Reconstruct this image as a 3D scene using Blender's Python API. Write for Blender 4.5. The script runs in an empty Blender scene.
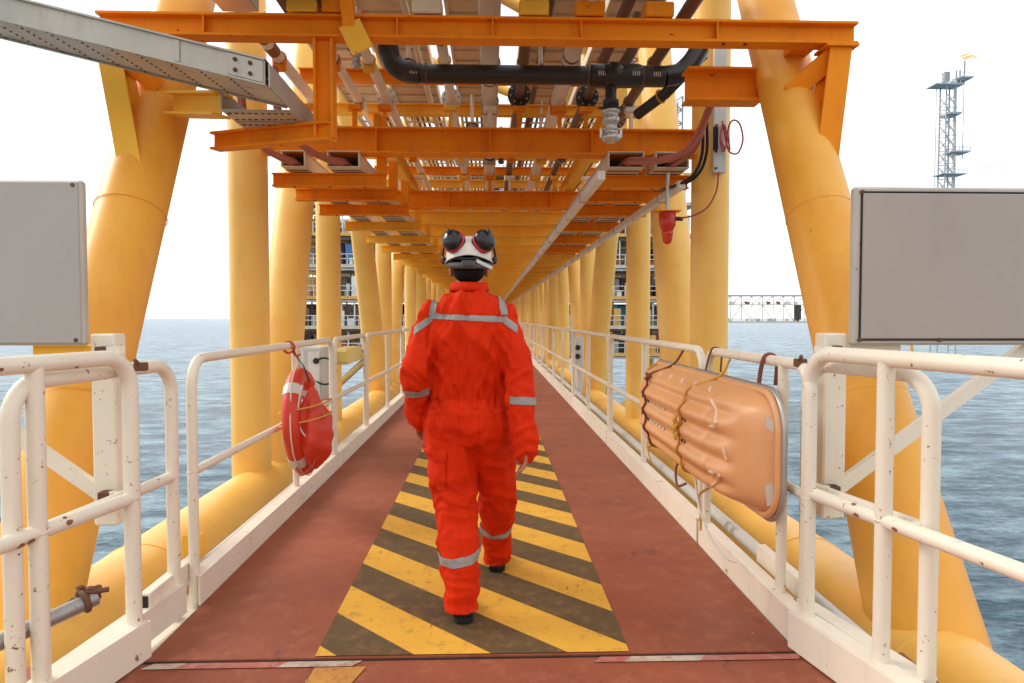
import bpy, math, random
import numpy as np
from mathutils import Vector, Matrix, noise
random.seed(7)
R = math.radians
S = bpy.context.scene
COL = S.collection

# ------------------------------------------------------------------ camera
cam_d = bpy.data.cameras.new('camera')
cam_d.lens = 24.0
cam_d.sensor_width = 36.0
cam_d.clip_start = 0.05
cam_d.clip_end = 60000
cam = bpy.data.objects.new('camera', cam_d)
COL.objects.link(cam)
cam.location = (0, 0, 1.4)
cam.rotation_euler = (R(90 - 1.97), 0, R(-1.85))
S.camera = cam

# ------------------------------------------------------------------ sky + sun (bright overcast)
SUN_EL, SUN_AZ = 34.0, 292.0        # azimuth measured clockwise from +Y: off to the left, slightly ahead
w = bpy.data.worlds.new('World')
S.world = w
w.use_nodes = True
nt = w.node_tree
for n in list(nt.nodes):
    nt.nodes.remove(n)
wo = nt.nodes.new('ShaderNodeOutputWorld')
bg = nt.nodes.new('ShaderNodeBackground')
sky = nt.nodes.new('ShaderNodeTexSky')
sky.sky_type = 'NISHITA'
sky.sun_disc = False
sky.sun_elevation = R(SUN_EL)
sky.sun_rotation = R(SUN_AZ)
sky.air_density = 1.0
sky.dust_density = 3.0
tc = nt.nodes.new('ShaderNodeTexCoord')
mp = nt.nodes.new('ShaderNodeMapping')
mp.inputs['Scale'].default_value = (1.2, 1.2, 5.0)
cn = nt.nodes.new('ShaderNodeTexNoise')
cn.inputs['Scale'].default_value = 2.2
cn.inputs['Detail'].default_value = 7
cn.inputs['Roughness'].default_value = 0.62
cr = nt.nodes.new('ShaderNodeValToRGB')
cr.color_ramp.elements[0].position = 0.30
cr.color_ramp.elements[0].color = (4.9, 5.4, 6.0, 1)
cr.color_ramp.elements[1].position = 0.52
cr.color_ramp.elements[1].color = (9.8, 9.9, 10.1, 1)
mx = nt.nodes.new('ShaderNodeMix')
mx.data_type = 'RGBA'
mx.inputs['Factor'].default_value = 0.90      # cloud sheet over the blue sky
nt.links.new(tc.outputs['Generated'], mp.inputs['Vector'])
nt.links.new(mp.outputs['Vector'], cn.inputs['Vector'])
nt.links.new(cn.outputs['Fac'], cr.inputs['Fac'])
nt.links.new(sky.outputs['Color'], mx.inputs['A'])
nt.links.new(cr.outputs['Color'], mx.inputs['B'])
nt.links.new(mx.outputs['Result'], bg.inputs['Color'])
bg.inputs['Strength'].default_value = 0.085
nt.links.new(bg.outputs['Background'], wo.inputs['Surface'])

sun_d = bpy.data.lights.new('sun', 'SUN')
sun_d.energy = 1.5
sun_d.angle = R(25)
sun_d.color = (1.0, 0.93, 0.82)
sun = bpy.data.objects.new('sun', sun_d)
COL.objects.link(sun)
az = R(SUN_AZ)
sdir = Vector((math.sin(az) * math.cos(R(SUN_EL)), math.cos(az) * math.cos(R(SUN_EL)), math.sin(R(SUN_EL))))
sun.rotation_euler = sdir.to_track_quat('Z', 'Y').to_euler()
S.view_settings.view_transform = 'Standard'
S.view_settings.look = 'None'
S.view_settings.gamma = 1.0
S.view_settings.exposure = 1.0
S.cycles.max_bounces = 8
S.cycles.diffuse_bounces = 7
S.cycles.use_denoising = True

# ------------------------------------------------------------------ materials
MAT = {}

def nodes_of(name):
    m = bpy.data.materials.new(name)
    m.use_nodes = True
    t = m.node_tree
    b = t.nodes.get('Principled BSDF')
    MAT[name] = m
    return m, t, b

def N(t, kind, **kw):
    n = t.nodes.new(kind)
    for k, v in kw.items():
        if hasattr(n, k) and not k[0].isupper():
            setattr(n, k, v)
        else:
            n.inputs[k.replace('_', ' ')].default_value = v
    return n

def mixc(t, fac, a, b):
    m = t.nodes.new('ShaderNodeMix')
    m.data_type = 'RGBA'
    for key, v in (('Factor', fac), ('A', a), ('B', b)):
        if isinstance(v, (int, float)):
            m.inputs[key].default_value = v
        elif isinstance(v, tuple):
            m.inputs[key].default_value = (v[0], v[1], v[2], 1)
        else:
            t.links.new(v, m.inputs[key])
    return m.outputs['Result']

def ramp(t, src, p0, p1):
    r = t.nodes.new('ShaderNodeValToRGB')
    r.color_ramp.elements[0].position = p0
    r.color_ramp.elements[1].position = p1
    t.links.new(src, r.inputs['Fac'])
    return r.outputs['Color']

def coords(t, scale=(1, 1, 1)):
    tcn = t.nodes.new('ShaderNodeNewGeometry')
    m = t.nodes.new('ShaderNodeMapping')
    m.inputs['Scale'].default_value = scale
    t.links.new(tcn.outputs['Position'], m.inputs['Vector'])
    return m.outputs['Vector']

def noise_t(t, vec, scale, detail=4, rough=0.55):
    n = t.nodes.new('ShaderNodeTexNoise')
    n.inputs['Scale'].default_value = scale
    n.inputs['Detail'].default_value = detail
    n.inputs['Roughness'].default_value = rough
    t.links.new(vec, n.inputs['Vector'])
    return n.outputs['Fac']

def bump(t, b, h, strength, dist=0.01):
    bn = t.nodes.new('ShaderNodeBump')
    bn.inputs['Strength'].default_value = strength
    bn.inputs['Distance'].default_value = dist
    t.links.new(h, bn.inputs['Height'])
    t.links.new(bn.outputs['Normal'], b.inputs['Normal'])

def paint(name, c, c2=None, rough=0.45, rust=0.0, rustc=(0.13, 0.045, 0.015), grime=0.25, rs=14, bmp=0.15, metal=0.0, spec=0.4):
    """painted or bare metal: two tones of base colour, streaky grime, rust spots"""
    m, t, b = nodes_of(name)
    v = coords(t)
    vs = coords(t, (3, 3, 0.6))
    c2 = c2 or tuple(x * 0.82 for x in c)
    col = mixc(t, ramp(t, noise_t(t, v, 1.7, 5), 0.35, 0.7), c, c2)
    g = ramp(t, noise_t(t, vs, 3.2, 6, 0.65), 0.52, 0.78)
    gm = t.nodes.new('ShaderNodeMath'); gm.operation = 'MULTIPLY'; gm.inputs[1].default_value = grime
    t.links.new(g, gm.inputs[0])
    col = mixc(t, gm.outputs[0], col, tuple(x * 0.45 + 0.02 for x in c))
    if rust > 0:
        rn = noise_t(t, v, rs, 6, 0.7)
        rr = ramp(t, rn, 0.70 - rust * 0.12, 0.74 - rust * 0.12)
        col = mixc(t, rr, col, rustc)
    t.links.new(col, b.inputs['Base Color'])
    b.inputs['Roughness'].default_value = rough
    b.inputs['Metallic'].default_value = metal
    b.inputs['Specular IOR Level'].default_value = spec
    bump(t, b, noise_t(t, v, 55, 3), bmp, 0.004)
    return m

paint('yellow_column', (0.90, 0.53, 0.12), (0.86, 0.46, 0.085), rough=0.42, spec=0.4, rust=0.12, rustc=(0.45, 0.20, 0.05), grime=0.22)
paint('golden_brace', (0.86, 0.42, 0.05), (0.80, 0.34, 0.03), rough=0.42, spec=0.4, rust=0.15, rustc=(0.40, 0.14, 0.04), grime=0.25)
paint('orange_beam', (0.88, 0.285, 0.009), (0.80, 0.225, 0.006), rough=0.6, spec=0.15, rust=0.45, rustc=(0.20, 0.04, 0.01), grime=0.55)
paint('yellow_and_far_glow', (0.92, 0.52, 0.06), (0.88, 0.44, 0.04), rough=0.6, spec=0.2, rust=0.2, grime=0.3)  # yellow steel; on far beams its brighter tone paints the glow down the bridge
paint('cream_rail', (0.78, 0.72, 0.60), (0.74, 0.67, 0.53), rough=0.42, rust=0.62, rustc=(0.22, 0.10, 0.05), grime=0.15, rs=30)
paint('cream_board', (0.80, 0.72, 0.60), (0.76, 0.68, 0.55), rough=0.5, rust=0.45, rustc=(0.30, 0.13, 0.06), grime=0.25, rs=10)
paint('white_paint', (0.80, 0.79, 0.75), rough=0.4, rust=0.3, grime=0.2)
paint('galvanised', (0.40, 0.39, 0.34), (0.50, 0.47, 0.40), rough=0.5, rust=0.35, rustc=(0.18, 0.11, 0.06), grime=0.4, metal=0.25)
paint('tray_cream', (0.72, 0.62, 0.48), (0.62, 0.52, 0.39), rough=0.55, rust=0.3, grime=0.3)
paint('pipe_grey', (0.74, 0.70, 0.61), (0.64, 0.60, 0.51), rough=0.45, rust=0.2, grime=0.25)
paint('pipe_white', (0.82, 0.79, 0.72), (0.74, 0.70, 0.62), rough=0.4, rust=0.25, grime=0.22)
paint('pipe_brown', (0.17, 0.09, 0.055), (0.12, 0.065, 0.04), rough=0.5, rust=0.2, grime=0.3)
paint('pipe_black', (0.022, 0.022, 0.02), (0.03, 0.026, 0.022), rough=0.32, rust=0.25, rustc=(0.16, 0.05, 0.02), grime=0.3)
paint('band_blue', (0.06, 0.11, 0.24), rough=0.4, grime=0.3)
paint('band_brown', (0.25, 0.09, 0.045), rough=0.4, grime=0.3)
paint('dark_gap', (0.02, 0.016, 0.012), rough=0.8)
paint('steel', (0.50, 0.49, 0.46), (0.38, 0.36, 0.33), rough=0.35, rust=0.4, grime=0.4, metal=0.7)
paint('scaffold_steel', (0.34, 0.33, 0.31), (0.22, 0.21, 0.19), rough=0.45, rust=0.6, rs=25, grime=0.6, metal=0.6)
paint('rust_brown', (0.30, 0.13, 0.06), (0.16, 0.07, 0.035), rough=0.85, grime=0.4, bmp=0.5)
paint('rusty', (0.16, 0.07, 0.035), (0.07, 0.035, 0.02), rough=0.8, grime=0.5, bmp=0.6)
paint('sign_back', (0.40, 0.35, 0.31), (0.375, 0.325, 0.29), rough=0.55, grime=0.15)
paint('sign_back_cool', (0.38, 0.37, 0.35), (0.36, 0.35, 0.33), rough=0.55, grime=0.06)
paint('sign_edge', (0.50, 0.46, 0.40), rough=0.4, rust=0.3, grime=0.3)
paint('pink_cable', (0.50, 0.16, 0.11), (0.42, 0.13, 0.09), rough=0.45)
paint('red_cable', (0.42, 0.03, 0.04), rough=0.4)
paint('black_cable', (0.015, 0.015, 0.015), rough=0.4)
paint('red_plastic', (0.55, 0.03, 0.015), (0.48, 0.025, 0.012), rough=0.3, grime=0.2)
paint('buoy_red', (0.62, 0.045, 0.018), (0.54, 0.035, 0.014), rough=0.45, grime=0.25)
paint('buoy_tape', (0.62, 0.58, 0.52), rough=0.35, grime=0.4)
paint('stretcher_shell', (0.74, 0.38, 0.165), (0.68, 0.33, 0.135), rough=0.32, grime=0.25, bmp=0.08, spec=0.5)
paint('slot_highlight', (0.86, 0.58, 0.40), rough=0.35, grime=0.05)  # paler peach paints the highlight along the moulded hand slots
paint('slot_pale', (0.62, 0.55, 0.46), rough=0.4)
paint('rope_white', (0.62, 0.55, 0.45), rough=0.9, bmp=0.6)
paint('rope_yellow', (0.66, 0.34, 0.05), rough=0.9, bmp=0.6)
paint('rope_red', (0.50, 0.07, 0.03), rough=0.9, bmp=0.6)
paint('strap_brown', (0.20, 0.06, 0.03), rough=0.8)
paint('yellow_plastic', (0.85, 0.68, 0.20), (0.80, 0.62, 0.18), rough=0.35)
paint('cabinet_grey', (0.62, 0.62, 0.58), rough=0.45, grime=0.2)
paint('helmet_white', (0.66, 0.63, 0.58), (0.62, 0.59, 0.54), rough=0.3, grime=0.1)
paint('muff_black', (0.012, 0.012, 0.014), rough=0.22, grime=0.0)
paint('muff_red', (0.55, 0.02, 0.025), rough=0.4, grime=0.0)
paint('strap_grey', (0.10, 0.10, 0.10), rough=0.7)
paint('boot_leather', (0.02, 0.016, 0.013), rough=0.6, bmp=0.4)
paint('hair_black', (0.006, 0.005, 0.004), spec=0.15, rough=0.7, bmp=0.9)
paint('eye_white', (0.7, 0.68, 0.65), rough=0.2, grime=0)
paint('eye_dark', (0.03, 0.015, 0.01), rough=0.1, grime=0)
paint('platform_cream', (0.62, 0.56, 0.44), rough=0.6, grime=0.3)
paint('platform_white', (0.78, 0.78, 0.76), rough=0.6, grime=0.2)
paint('platform_yellow', (0.70, 0.42, 0.12), rough=0.6, grime=0.3)
paint('platform_brown', (0.20, 0.11, 0.07), rough=0.7, grime=0.4)
paint('platform_dark', (0.06, 0.055, 0.055), rough=0.7)
paint('platform_blue', (0.10, 0.22, 0.46), rough=0.6)
paint('platform_teal', (0.02, 0.30, 0.42), rough=0.6)
paint('platform_red', (0.34, 0.09, 0.06), rough=0.6)
paint('platform_grey', (0.34, 0.35, 0.36), rough=0.6)
paint('far_grey', (0.42, 0.45, 0.48), rough=0.7)
paint('far_orange', (0.55, 0.30, 0.16), rough=0.7)

# perforated galvanised tray underside: rows of punched slots
m, t, b = nodes_of('perforated')
v = coords(t)
base = mixc(t, ramp(t, noise_t(t, v, 2.5, 5), 0.35, 0.7), (0.60, 0.52, 0.42), (0.47, 0.39, 0.30))
st = mixc(t, ramp(t, noise_t(t, coords(t, (1, 6, 1)), 5, 5, 0.7), 0.58, 0.66), base, (0.22, 0.13, 0.08))
t.links.new(st, b.inputs['Base Color'])
b.inputs['Roughness'].default_value = 0.5
b.inputs['Metallic'].default_value = 0.1
bump(t, b, noise_t(t, v, 40, 3), 0.2, 0.004)

# red deck paint with scuffs
m, t, b = nodes_of('deck_red')
v = coords(t)
c = mixc(t, ramp(t, noise_t(t, v, 1.1, 6, 0.6), 0.3, 0.72), (0.34, 0.086, 0.036), (0.24, 0.058, 0.026))
c = mixc(t, ramp(t, noise_t(t, v, 9, 6, 0.75), 0.50, 0.80), c, (0.42, 0.14, 0.065))
c = mixc(t, ramp(t, noise_t(t, coords(t, (2.5, 0.8, 1)), 3.0, 7, 0.7), 0.60, 0.74), c, (0.13, 0.035, 0.025))
c = mixc(t, ramp(t, noise_t(t, v, 34, 3, 0.6), 0.70, 0.75), c, (0.48, 0.25, 0.19))
t.links.new(c, b.inputs['Base Color'])
rgh = t.nodes.new('ShaderNodeMapRange'); rgh.inputs['To Min'].default_value = 0.42; rgh.inputs['To Max'].default_value = 0.7
t.links.new(noise_t(t, v, 2.2, 5), rgh.inputs['Value'])
t.links.new(rgh.outputs['Result'], b.inputs['Roughness'])
bump(t, b, noise_t(t, v, 140, 3, 0.7), 0.8, 0.005)

def stripe_mat(name, ca, cb, wearc, amount):
    m, t, b = nodes_of(name)
    v = coords(t)
    c = mixc(t, ramp(t, noise_t(t, v, 2.1, 6, 0.65), 0.32, 0.7), ca, cb)
    c = mixc(t, ramp(t, noise_t(t, v, 13, 8, 0.78), 0.56 - amount, 0.74 - amount), c, wearc)
    c = mixc(t, ramp(t, noise_t(t, v, 60, 4, 0.7), 0.66, 0.72), c, tuple(x * 0.5 for x in wearc))
    c = mixc(t, ramp(t, noise_t(t, coords(t, (7, 1.2, 1)), 2.3, 5, 0.6), 0.66, 0.72), c, (0.22, 0.07, 0.03))
    t.links.new(c, b.inputs['Base Color'])
    b.inputs['Roughness'].default_value = 0.6
    bump(t, b, noise_t(t, v, 90, 4), 0.35, 0.004)
stripe_mat('stripe_yellow', (0.80, 0.44, 0.045), (0.70, 0.36, 0.035), (0.40, 0.20, 0.05), 0.035)
stripe_mat('stripe_dark', (0.125, 0.078, 0.028), (0.085, 0.052, 0.020), (0.23, 0.12, 0.035), 0.06)
stripe_mat('stripe_faded', (0.66, 0.34, 0.05), (0.52, 0.23, 0.05), (0.30, 0.085, 0.04), 0.08)
stripe_mat('tape_white', (0.58, 0.50, 0.40), (0.46, 0.36, 0.28), (0.34, 0.15, 0.10), 0.08)
stripe_mat('tape_pink', (0.46, 0.14, 0.11), (0.36, 0.09, 0.06), (0.42, 0.27, 0.20), 0.08)

# coverall cloth
def cloth(name, c, c2, rough=0.75, b1=0.5):
    m, t, b = nodes_of(name)
    v = coords(t)
    col = mixc(t, ramp(t, noise_t(t, v, 6, 4), 0.35, 0.7), c, c2)
    t.links.new(col, b.inputs['Base Color'])
    b.inputs['Roughness'].default_value = rough
    b.inputs['Specular IOR Level'].default_value = 0.12
    n1 = noise_t(t, coords(t, (1.6, 1.6, 0.7)), 22, 4, 0.6)
    bump(t, b, n1, b1, 0.012)
cloth('coverall_red', (0.62, 0.026, 0.0016), (0.56, 0.021, 0.0014), 0.75, 0.4)
cloth('reflective_tape', (0.30, 0.29, 0.27), (0.22, 0.21, 0.20), 0.35, 0.2)
m, t, b = nodes_of('skin')
b.inputs['Base Color'].default_value = (0.36, 0.14, 0.08, 1)
b.inputs['Roughness'].default_value = 0.5
b.inputs['Subsurface Weight'].default_value = 0.08
b.inputs['Subsurface Radius'].default_value = (0.01, 0.004, 0.002)
bump(t, b, noise_t(t, coords(t), 200, 3), 0.15, 0.002)

# beacon glass
m, t, b = nodes_of('beacon_glass')
b.inputs['Base Color'].default_value = (0.75, 0.06, 0.01, 1)
b.inputs['Roughness'].default_value = 0.15
b.inputs['Transmission Weight'].default_value = 0.35

# flame
m, t, b = nodes_of('flame')
b.inputs['Base Color'].default_value = (0.3, 0.1, 0.02, 1)
b.inputs['Emission Color'].default_value = (1, 0.56, 0.20, 1)
b.inputs['Emission Strength'].default_value = 0.5

# sea water
m, t, b = nodes_of('sea_water')
v = coords(t)
n1 = noise_t(t, coords(t, (0.55, 1.15, 1)), 0.45, 4, 0.6)
n2 = noise_t(t, coords(t, (0.8, 1.5, 1)), 1.9, 5, 0.65)
n3 = noise_t(t, coords(t, (1, 1, 1)), 0.06, 3, 0.5)
ad = t.nodes.new('ShaderNodeMath'); ad.operation = 'MULTIPLY_ADD'
t.links.new(n2, ad.inputs[0]); ad.inputs[1].default_value = 0.42
t.links.new(n1, ad.inputs[2])
ad2 = t.nodes.new('ShaderNodeMath'); ad2.operation = 'MULTIPLY_ADD'
t.links.new(n3, ad2.inputs[0]); ad2.inputs[1].default_value = 2.0
t.links.new(ad.outputs[0], ad2.inputs[2])
c = mixc(t, ramp(t, ad.outputs[0], 0.60, 0.86), (0.018, 0.070, 0.110), (0.24, 0.37, 0.43))  # bright and dark ripple tones paint glints into the water colour
t.links.new(c, b.inputs['Base Color'])
b.inputs['Roughness'].default_value = 0.22
b.inputs['IOR'].default_value = 1.33
b.inputs['Specular IOR Level'].default_value = 0.28
bump(t, b, ad2.outputs[0], 1.0, 1.1)

# ------------------------------------------------------------------ mesh builder (world coordinates)
class MB:
    def __init__(s):
        s.v = []; s.f = []; s.sm = []
    def add(s, vs, fs, smooth=False):
        o = len(s.v)
        s.v.extend([tuple(p) for p in vs])
        s.f.extend([tuple(i + o for i in f) for f in fs])
        s.sm.extend([smooth] * len(fs))
        return s
    def box(s, c, d, M=None, ch=0.0):
        hx, hy, hz = d[0] / 2, d[1] / 2, d[2] / 2
        c = Vector(c)
        if ch <= 0:
            vs = [Vector((x * hx, y * hy, z * hz)) for x in (-1, 1) for y in (-1, 1) for z in (-1, 1)]
            fs = [(0, 1, 3, 2), (4, 6, 7, 5), (0, 4, 5, 1), (2, 3, 7, 6), (0, 2, 6, 4), (1, 5, 7, 3)]
        else:
            ch = min(ch, hx * .9, hy * .9, hz * .9)
            vs = []; idx = {}
            for x in (-1, 1):
                for y in (-1, 1):
                    for z in (-1, 1):
                        for a in range(3):
                            q = [x * hx, y * hy, z * hz]
                            for k in range(3):
                                if k != a:
                                    q[k] -= (x, y, z)[k] * ch
                            idx[(x, y, z, a)] = len(vs); vs.append(Vector(q))
            fs = []
            def ring(keys):
                fs.append(tuple(idx[k] for k in keys))
            for sg in (-1, 1):
                ring([(sg, a, b_, 0) for a, b_ in ((-1, -1), (1, -1), (1, 1), (-1, 1))])
                ring([(a, sg, b_, 1) for a, b_ in ((-1, -1), (1, -1), (1, 1), (-1, 1))])
                ring([(a, b_, sg, 2) for a, b_ in ((-1, -1), (1, -1), (1, 1), (-1, 1))])
            for a in (-1, 1):
                for b_ in (-1, 1):
                    ring([(a, b_, -1, 0), (a, b_, 1, 0), (a, b_, 1, 1), (a, b_, -1, 1)])
                    ring([(a, -1, b_, 0), (a, 1, b_, 0), (a, 1, b_, 2), (a, -1, b_, 2)])
                    ring([(-1, a, b_, 1), (1, a, b_, 1), (1, a, b_, 2), (-1, a, b_, 2)])
            for x in (-1, 1):
                for y in (-1, 1):
                    for z in (-1, 1):
                        ring([(x, y, z, 0), (x, y, z, 1), (x, y, z, 2)])
        if M is not None:
            vs = [M @ p for p in vs]
        return s.add([c + p for p in vs], fs)
    def tube(s, path, r, seg=12, cap=True, closed=False, flat=1.0):
        P = [Vector(p) for p in path]
        n = len(P)
        rr = r if isinstance(r, (list, tuple)) else [r] * n
        T = []
        for i in range(n):
            a = P[i - 1] if (i > 0 or closed) else P[i]
            c = P[(i + 1) % n] if (i < n - 1 or closed) else P[i]
            d = c - a
            T.append(d.normalized() if d.length > 1e-9 else Vector((0, 0, 1)))
        up = Vector((0, 0, 1)) if abs(T[0].z) < 0.9 else Vector((0, 1, 0))
        U = (up - T[0] * up.dot(T[0])).normalized()
        vs = []
        for i in range(n):
            U = (U - T[i] * U.dot(T[i])).normalized()
            W = T[i].cross(U)
            for k in range(seg):
                a = 2 * math.pi * k / seg
                vs.append(P[i] + (U * math.cos(a) * flat + W * math.sin(a)) * rr[i])
        fs = []
        m_ = n if closed else n - 1
        for i in range(m_):
            j = (i + 1) % n
            for k in range(seg):
                l = (k + 1) % seg
                fs.append((i * seg + k, i * seg + l, j * seg + l, j * seg + k))
        s.add(vs, fs, True)
        if cap and not closed:
            s.add(vs[:seg], [tuple(range(seg))[::-1]])
            s.add(vs[-seg:], [tuple(range(seg))])
        return s
    def ring(s, c, axis, R_, r, seg=24, sub=8):
        A = Vector(axis).normalized()
        U = A.orthogonal().normalized(); W = A.cross(U)
        return s.tube([Vector(c) + (U * math.cos(2 * math.pi * i / seg) + W * math.sin(2 * math.pi * i / seg)) * R_ for i in range(seg)], r, sub, closed=True)
    def disc(s, c, axis, R_, th, seg=20):
        A = Vector(axis).normalized()
        c = Vector(c)
        return s.tube([c - A * th / 2, c - A * th / 2 + A * 1e-4, c + A * th / 2 - A * 1e-4, c + A * th / 2], [R_ * .96, R_, R_, R_ * .96], seg)
    def ell(s, c, rad, M=None, seg=20, rings=12):
        vs = []; fs = []
        c = Vector(c)
        for i in range(rings + 1):
            th = math.pi * i / rings
            for k in range(seg):
                a = 2 * math.pi * k / seg
                p = Vector((rad[0] * math.sin(th) * math.cos(a), rad[1] * math.sin(th) * math.sin(a), rad[2] * math.cos(th)))
                vs.append(c + (M @ p if M else p))
        for i in range(rings):
            for k in range(seg):
                l = (k + 1) % seg
                fs.append((i * seg + k, (i + 1) * seg + k, (i + 1) * seg + l, i * seg + l))
        return s.add(vs, fs, True)
    def ibeam(s, p0, p1, h, w_, tf=0.016, tw=0.012, up=(0, 0, 1)):
        """I section from p0 to p1; the points lie on the section's centre"""
        p0 = Vector(p0); p1 = Vector(p1)
        T = (p1 - p0).normalized()
        U = Vector(up); U = (U - T * U.dot(T)).normalized()
        W = T.cross(U)
        a, b_, c_ = w_ / 2, h / 2, tw / 2
        prof = [(-a, -b_), (a, -b_), (a, -b_ + tf), (c_, -b_ + tf), (c_, b_ - tf), (a, b_ - tf), (a, b_), (-a, b_), (-a, b_ - tf), (-c_, b_ - tf), (-c_, -b_ + tf), (-a, -b_ + tf)]
        vs = [p + W * x + U * y for p in (p0, p1) for x, y in prof]
        n = 12
        fs = [(i, (i + 1) % n, n + (i + 1) % n, n + i) for i in range(n)]
        fs += [(0, 11, 2, 1), (11, 10, 3, 2), (10, 9, 4, 3), (9, 8, 5, 4), (8, 7, 6, 5)]
        fs += [tuple(n + i for i in f[::-1]) for f in ((0, 11, 2, 1), (11, 10, 3, 2), (10, 9, 4, 3), (9, 8, 5, 4), (8, 7, 6, 5))]
        return s.add(vs, fs)
    def bar(s, p0, p1, w_, h, up=(0, 0, 1)):
        p0 = Vector(p0); p1 = Vector(p1)
        T = (p1 - p0); L = T.length; T.normalize()
        U = Vector(up); U = (U - T * U.dot(T)).normalized()
        W = T.cross(U)
        M = Matrix((W, T, U)).transposed()
        return s.box((p0 + p1) / 2, (w_, L, h), M)
    def build(s, name, mat, parent=None, origin=None, kind=None):
        base = Vector((0, 0, 0))
        if parent is not None:
            base = world_loc(parent)
        elif origin is not None:
            base = Vector(origin)
        me = bpy.data.meshes.new(name)
        me.from_pydata([(p[0] - base.x, p[1] - base.y, p[2] - base.z) for p in s.v], [], s.f)
        me.polygons.foreach_set('use_smooth', s.sm)
        me.validate(); me.update()
        me.materials.append(MAT[mat])
        o = bpy.data.objects.new(name, me)
        COL.objects.link(o)
        if parent is not None:
            o.parent = parent
        else:
            o.location = base
        if kind:
            o['kind'] = kind
        return o

def world_loc(o):
    p = Vector((0, 0, 0))
    while o is not None:
        p += o.location
        o = o.parent
    return p

def tag(o, label, cat, group=None):
    o['label'] = label; o['category'] = cat
    if group: o['group'] = group
    return o

def thing(name, loc, label, cat, group=None):
    o = bpy.data.objects.new(name, None)
    o.empty_display_size = 0.1
    COL.objects.link(o)
    o.location = loc
    return tag(o, label, cat, group)

def kids(o):
    return [c for c in o.children]

def copy_tree(o, off=None, parent=None):
    c = o.copy(); COL.objects.link(c)
    c.parent = parent
    if off is not None:
        c.location = Vector(o.location) + Vector(off)
    for ch in kids(o):
        copy_tree(ch, None, c)
    return c

def smoothpath(pts, n=8):
    """Catmull-Rom through points"""
    P = [Vector(p) for p in pts]
    P = [P[0] * 2 - P[1]] + P + [P[-1] * 2 - P[-2]]
    out = []
    for i in range(1, len(P) - 2):
        a, b_, c_, d = P[i - 1:i + 3]
        for k in range(n):
            t_ = k / n
            out.append(0.5 * ((2 * b_) + (c_ - a) * t_ + (2 * a - 5 * b_ + 4 * c_ - d) * t_ ** 2 + (3 * b_ - a - 3 * c_ + d) * t_ ** 3))
    out.append(P[-2])
    return out

# ================================================================== SETTING
CX = -0.0635
XL, XR = -1.412, 1.285          # deck edges
SEA = -10.0
mb = MB()
n_ = 60
ringr = [0, 30, 80, 200, 600, 2000, 8000, 30000]
vs = []; fs = []
for i, r_ in enumerate(ringr):
    for k in range(n_):
        a = 2 * math.pi * k / n_
        vs.append((r_ * math.cos(a), r_ * math.sin(a), SEA))
for i in range(len(ringr) - 1):
    for k in range(n_):
        l = (k + 1) % n_
        fs.append((i * n_ + k, (i + 1) * n_ + k, (i + 1) * n_ + l, i * n_ + l))
mb.add(vs, fs)
mb.build('sea', 'sea_water', kind='structure')

# walkway deck: near landing plate and the long bridge deck, joint between them
wk = MB()
wk.box(((XL + XR) / 2, 2.79 + 32, -0.02), (XR - XL, 64, 0.04))
walk = wk.build('walkway', 'deck_red', origin=(0, 0, 0)); walk['kind'] = 'structure'
MB().box(((XL + XR) / 2, 2.775 - 2.2, -0.028), (XR - XL + 0.9, 4.4, 0.04)).build('landing_plate', 'deck_red', walk)
MB().box(((XL + XR) / 2, 2.783, -0.012), (XR - XL, 0.012, 0.012)).build('joint_strip', 'dark_gap', walk)

# painted hazard stripes: each its own sheet, cut to the lane
LX0, LX1, LY0, LY1 = -0.725, 0.582, 2.80, 8.35
def clip_lane(u0, u1, y0, y1):
    """polygon of lane region where u0 < Y + 1.02 X < u1"""
    poly = [(LX0, y0), (LX1, y0), (LX1, y1), (LX0, y1)]
    for sgn, u in ((1, u0), (-1, u1)):
        out = []
        for i in range(len(poly)):
            p, q = poly[i], poly[(i + 1) % len(poly)]
            dp = sgn * (p[1] + 1.02 * p[0] - u); dq = sgn * (q[1] + 1.02 * q[0] - u)
            if dp >= 0: out.append(p)
            if dp * dq < 0:
                t_ = dp / (dp - dq)
                out.append((p[0] + (q[0] - p[0]) * t_, p[1] + (q[1] - p[1]) * t_))
        poly = out
        if not poly: return []
    return poly
u = 2.477 - 0.652 * 2
k = 0
while u < 9.2:
    for j, (mname, oname) in enumerate((('stripe_yellow', 'yellow_stripe'), ('stripe_dark', 'black_stripe'))):
        poly = clip_lane(u + 0.326 * j, u + 0.326 * (j + 1), LY0, LY1)
        if len(poly) >= 3:
            jit = random.uniform(-0.004, 0.004)
            MB().add([(x, y, 0.004 + 0.0) for x, y in poly], [tuple(range(len(poly)))]).build(oname, mname, walk)
    u += 0.652
# faded remains of the stripes on the landing plate
for (x0, x1, y0, y1) in ((-0.735, -0.50, 2.30, 2.722),):
    MB().add([(x0, y0, -0.004), (x1 - .12, y0, -0.004), (x1, y1, -0.004), (x0 + .03, y1, -0.004)], [(0, 1, 2, 3)]).build('faded_stripe', 'stripe_faded', walk)
# worn tape along the joint
for (x0, x1, mname) in ((-1.40, -1.27, 'tape_white'), (-1.27, -0.86, 'tape_pink'), (-0.86, -0.56, 'tape_white'),
                        (0.42, 0.55, 'tape_pink'), (0.55, 0.86, 'tape_white'), (0.86, 1.27, 'tape_pink')):
    s_ = 0.035
    MB().add([(x0, 2.728, -0.004), (x1, 2.728, -0.004), (x1 + s_, 2.772, -0.004), (x0 + s_, 2.772, -0.004)], [(0, 1, 2, 3)]).build('tape_strip', mname, walk)

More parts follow.
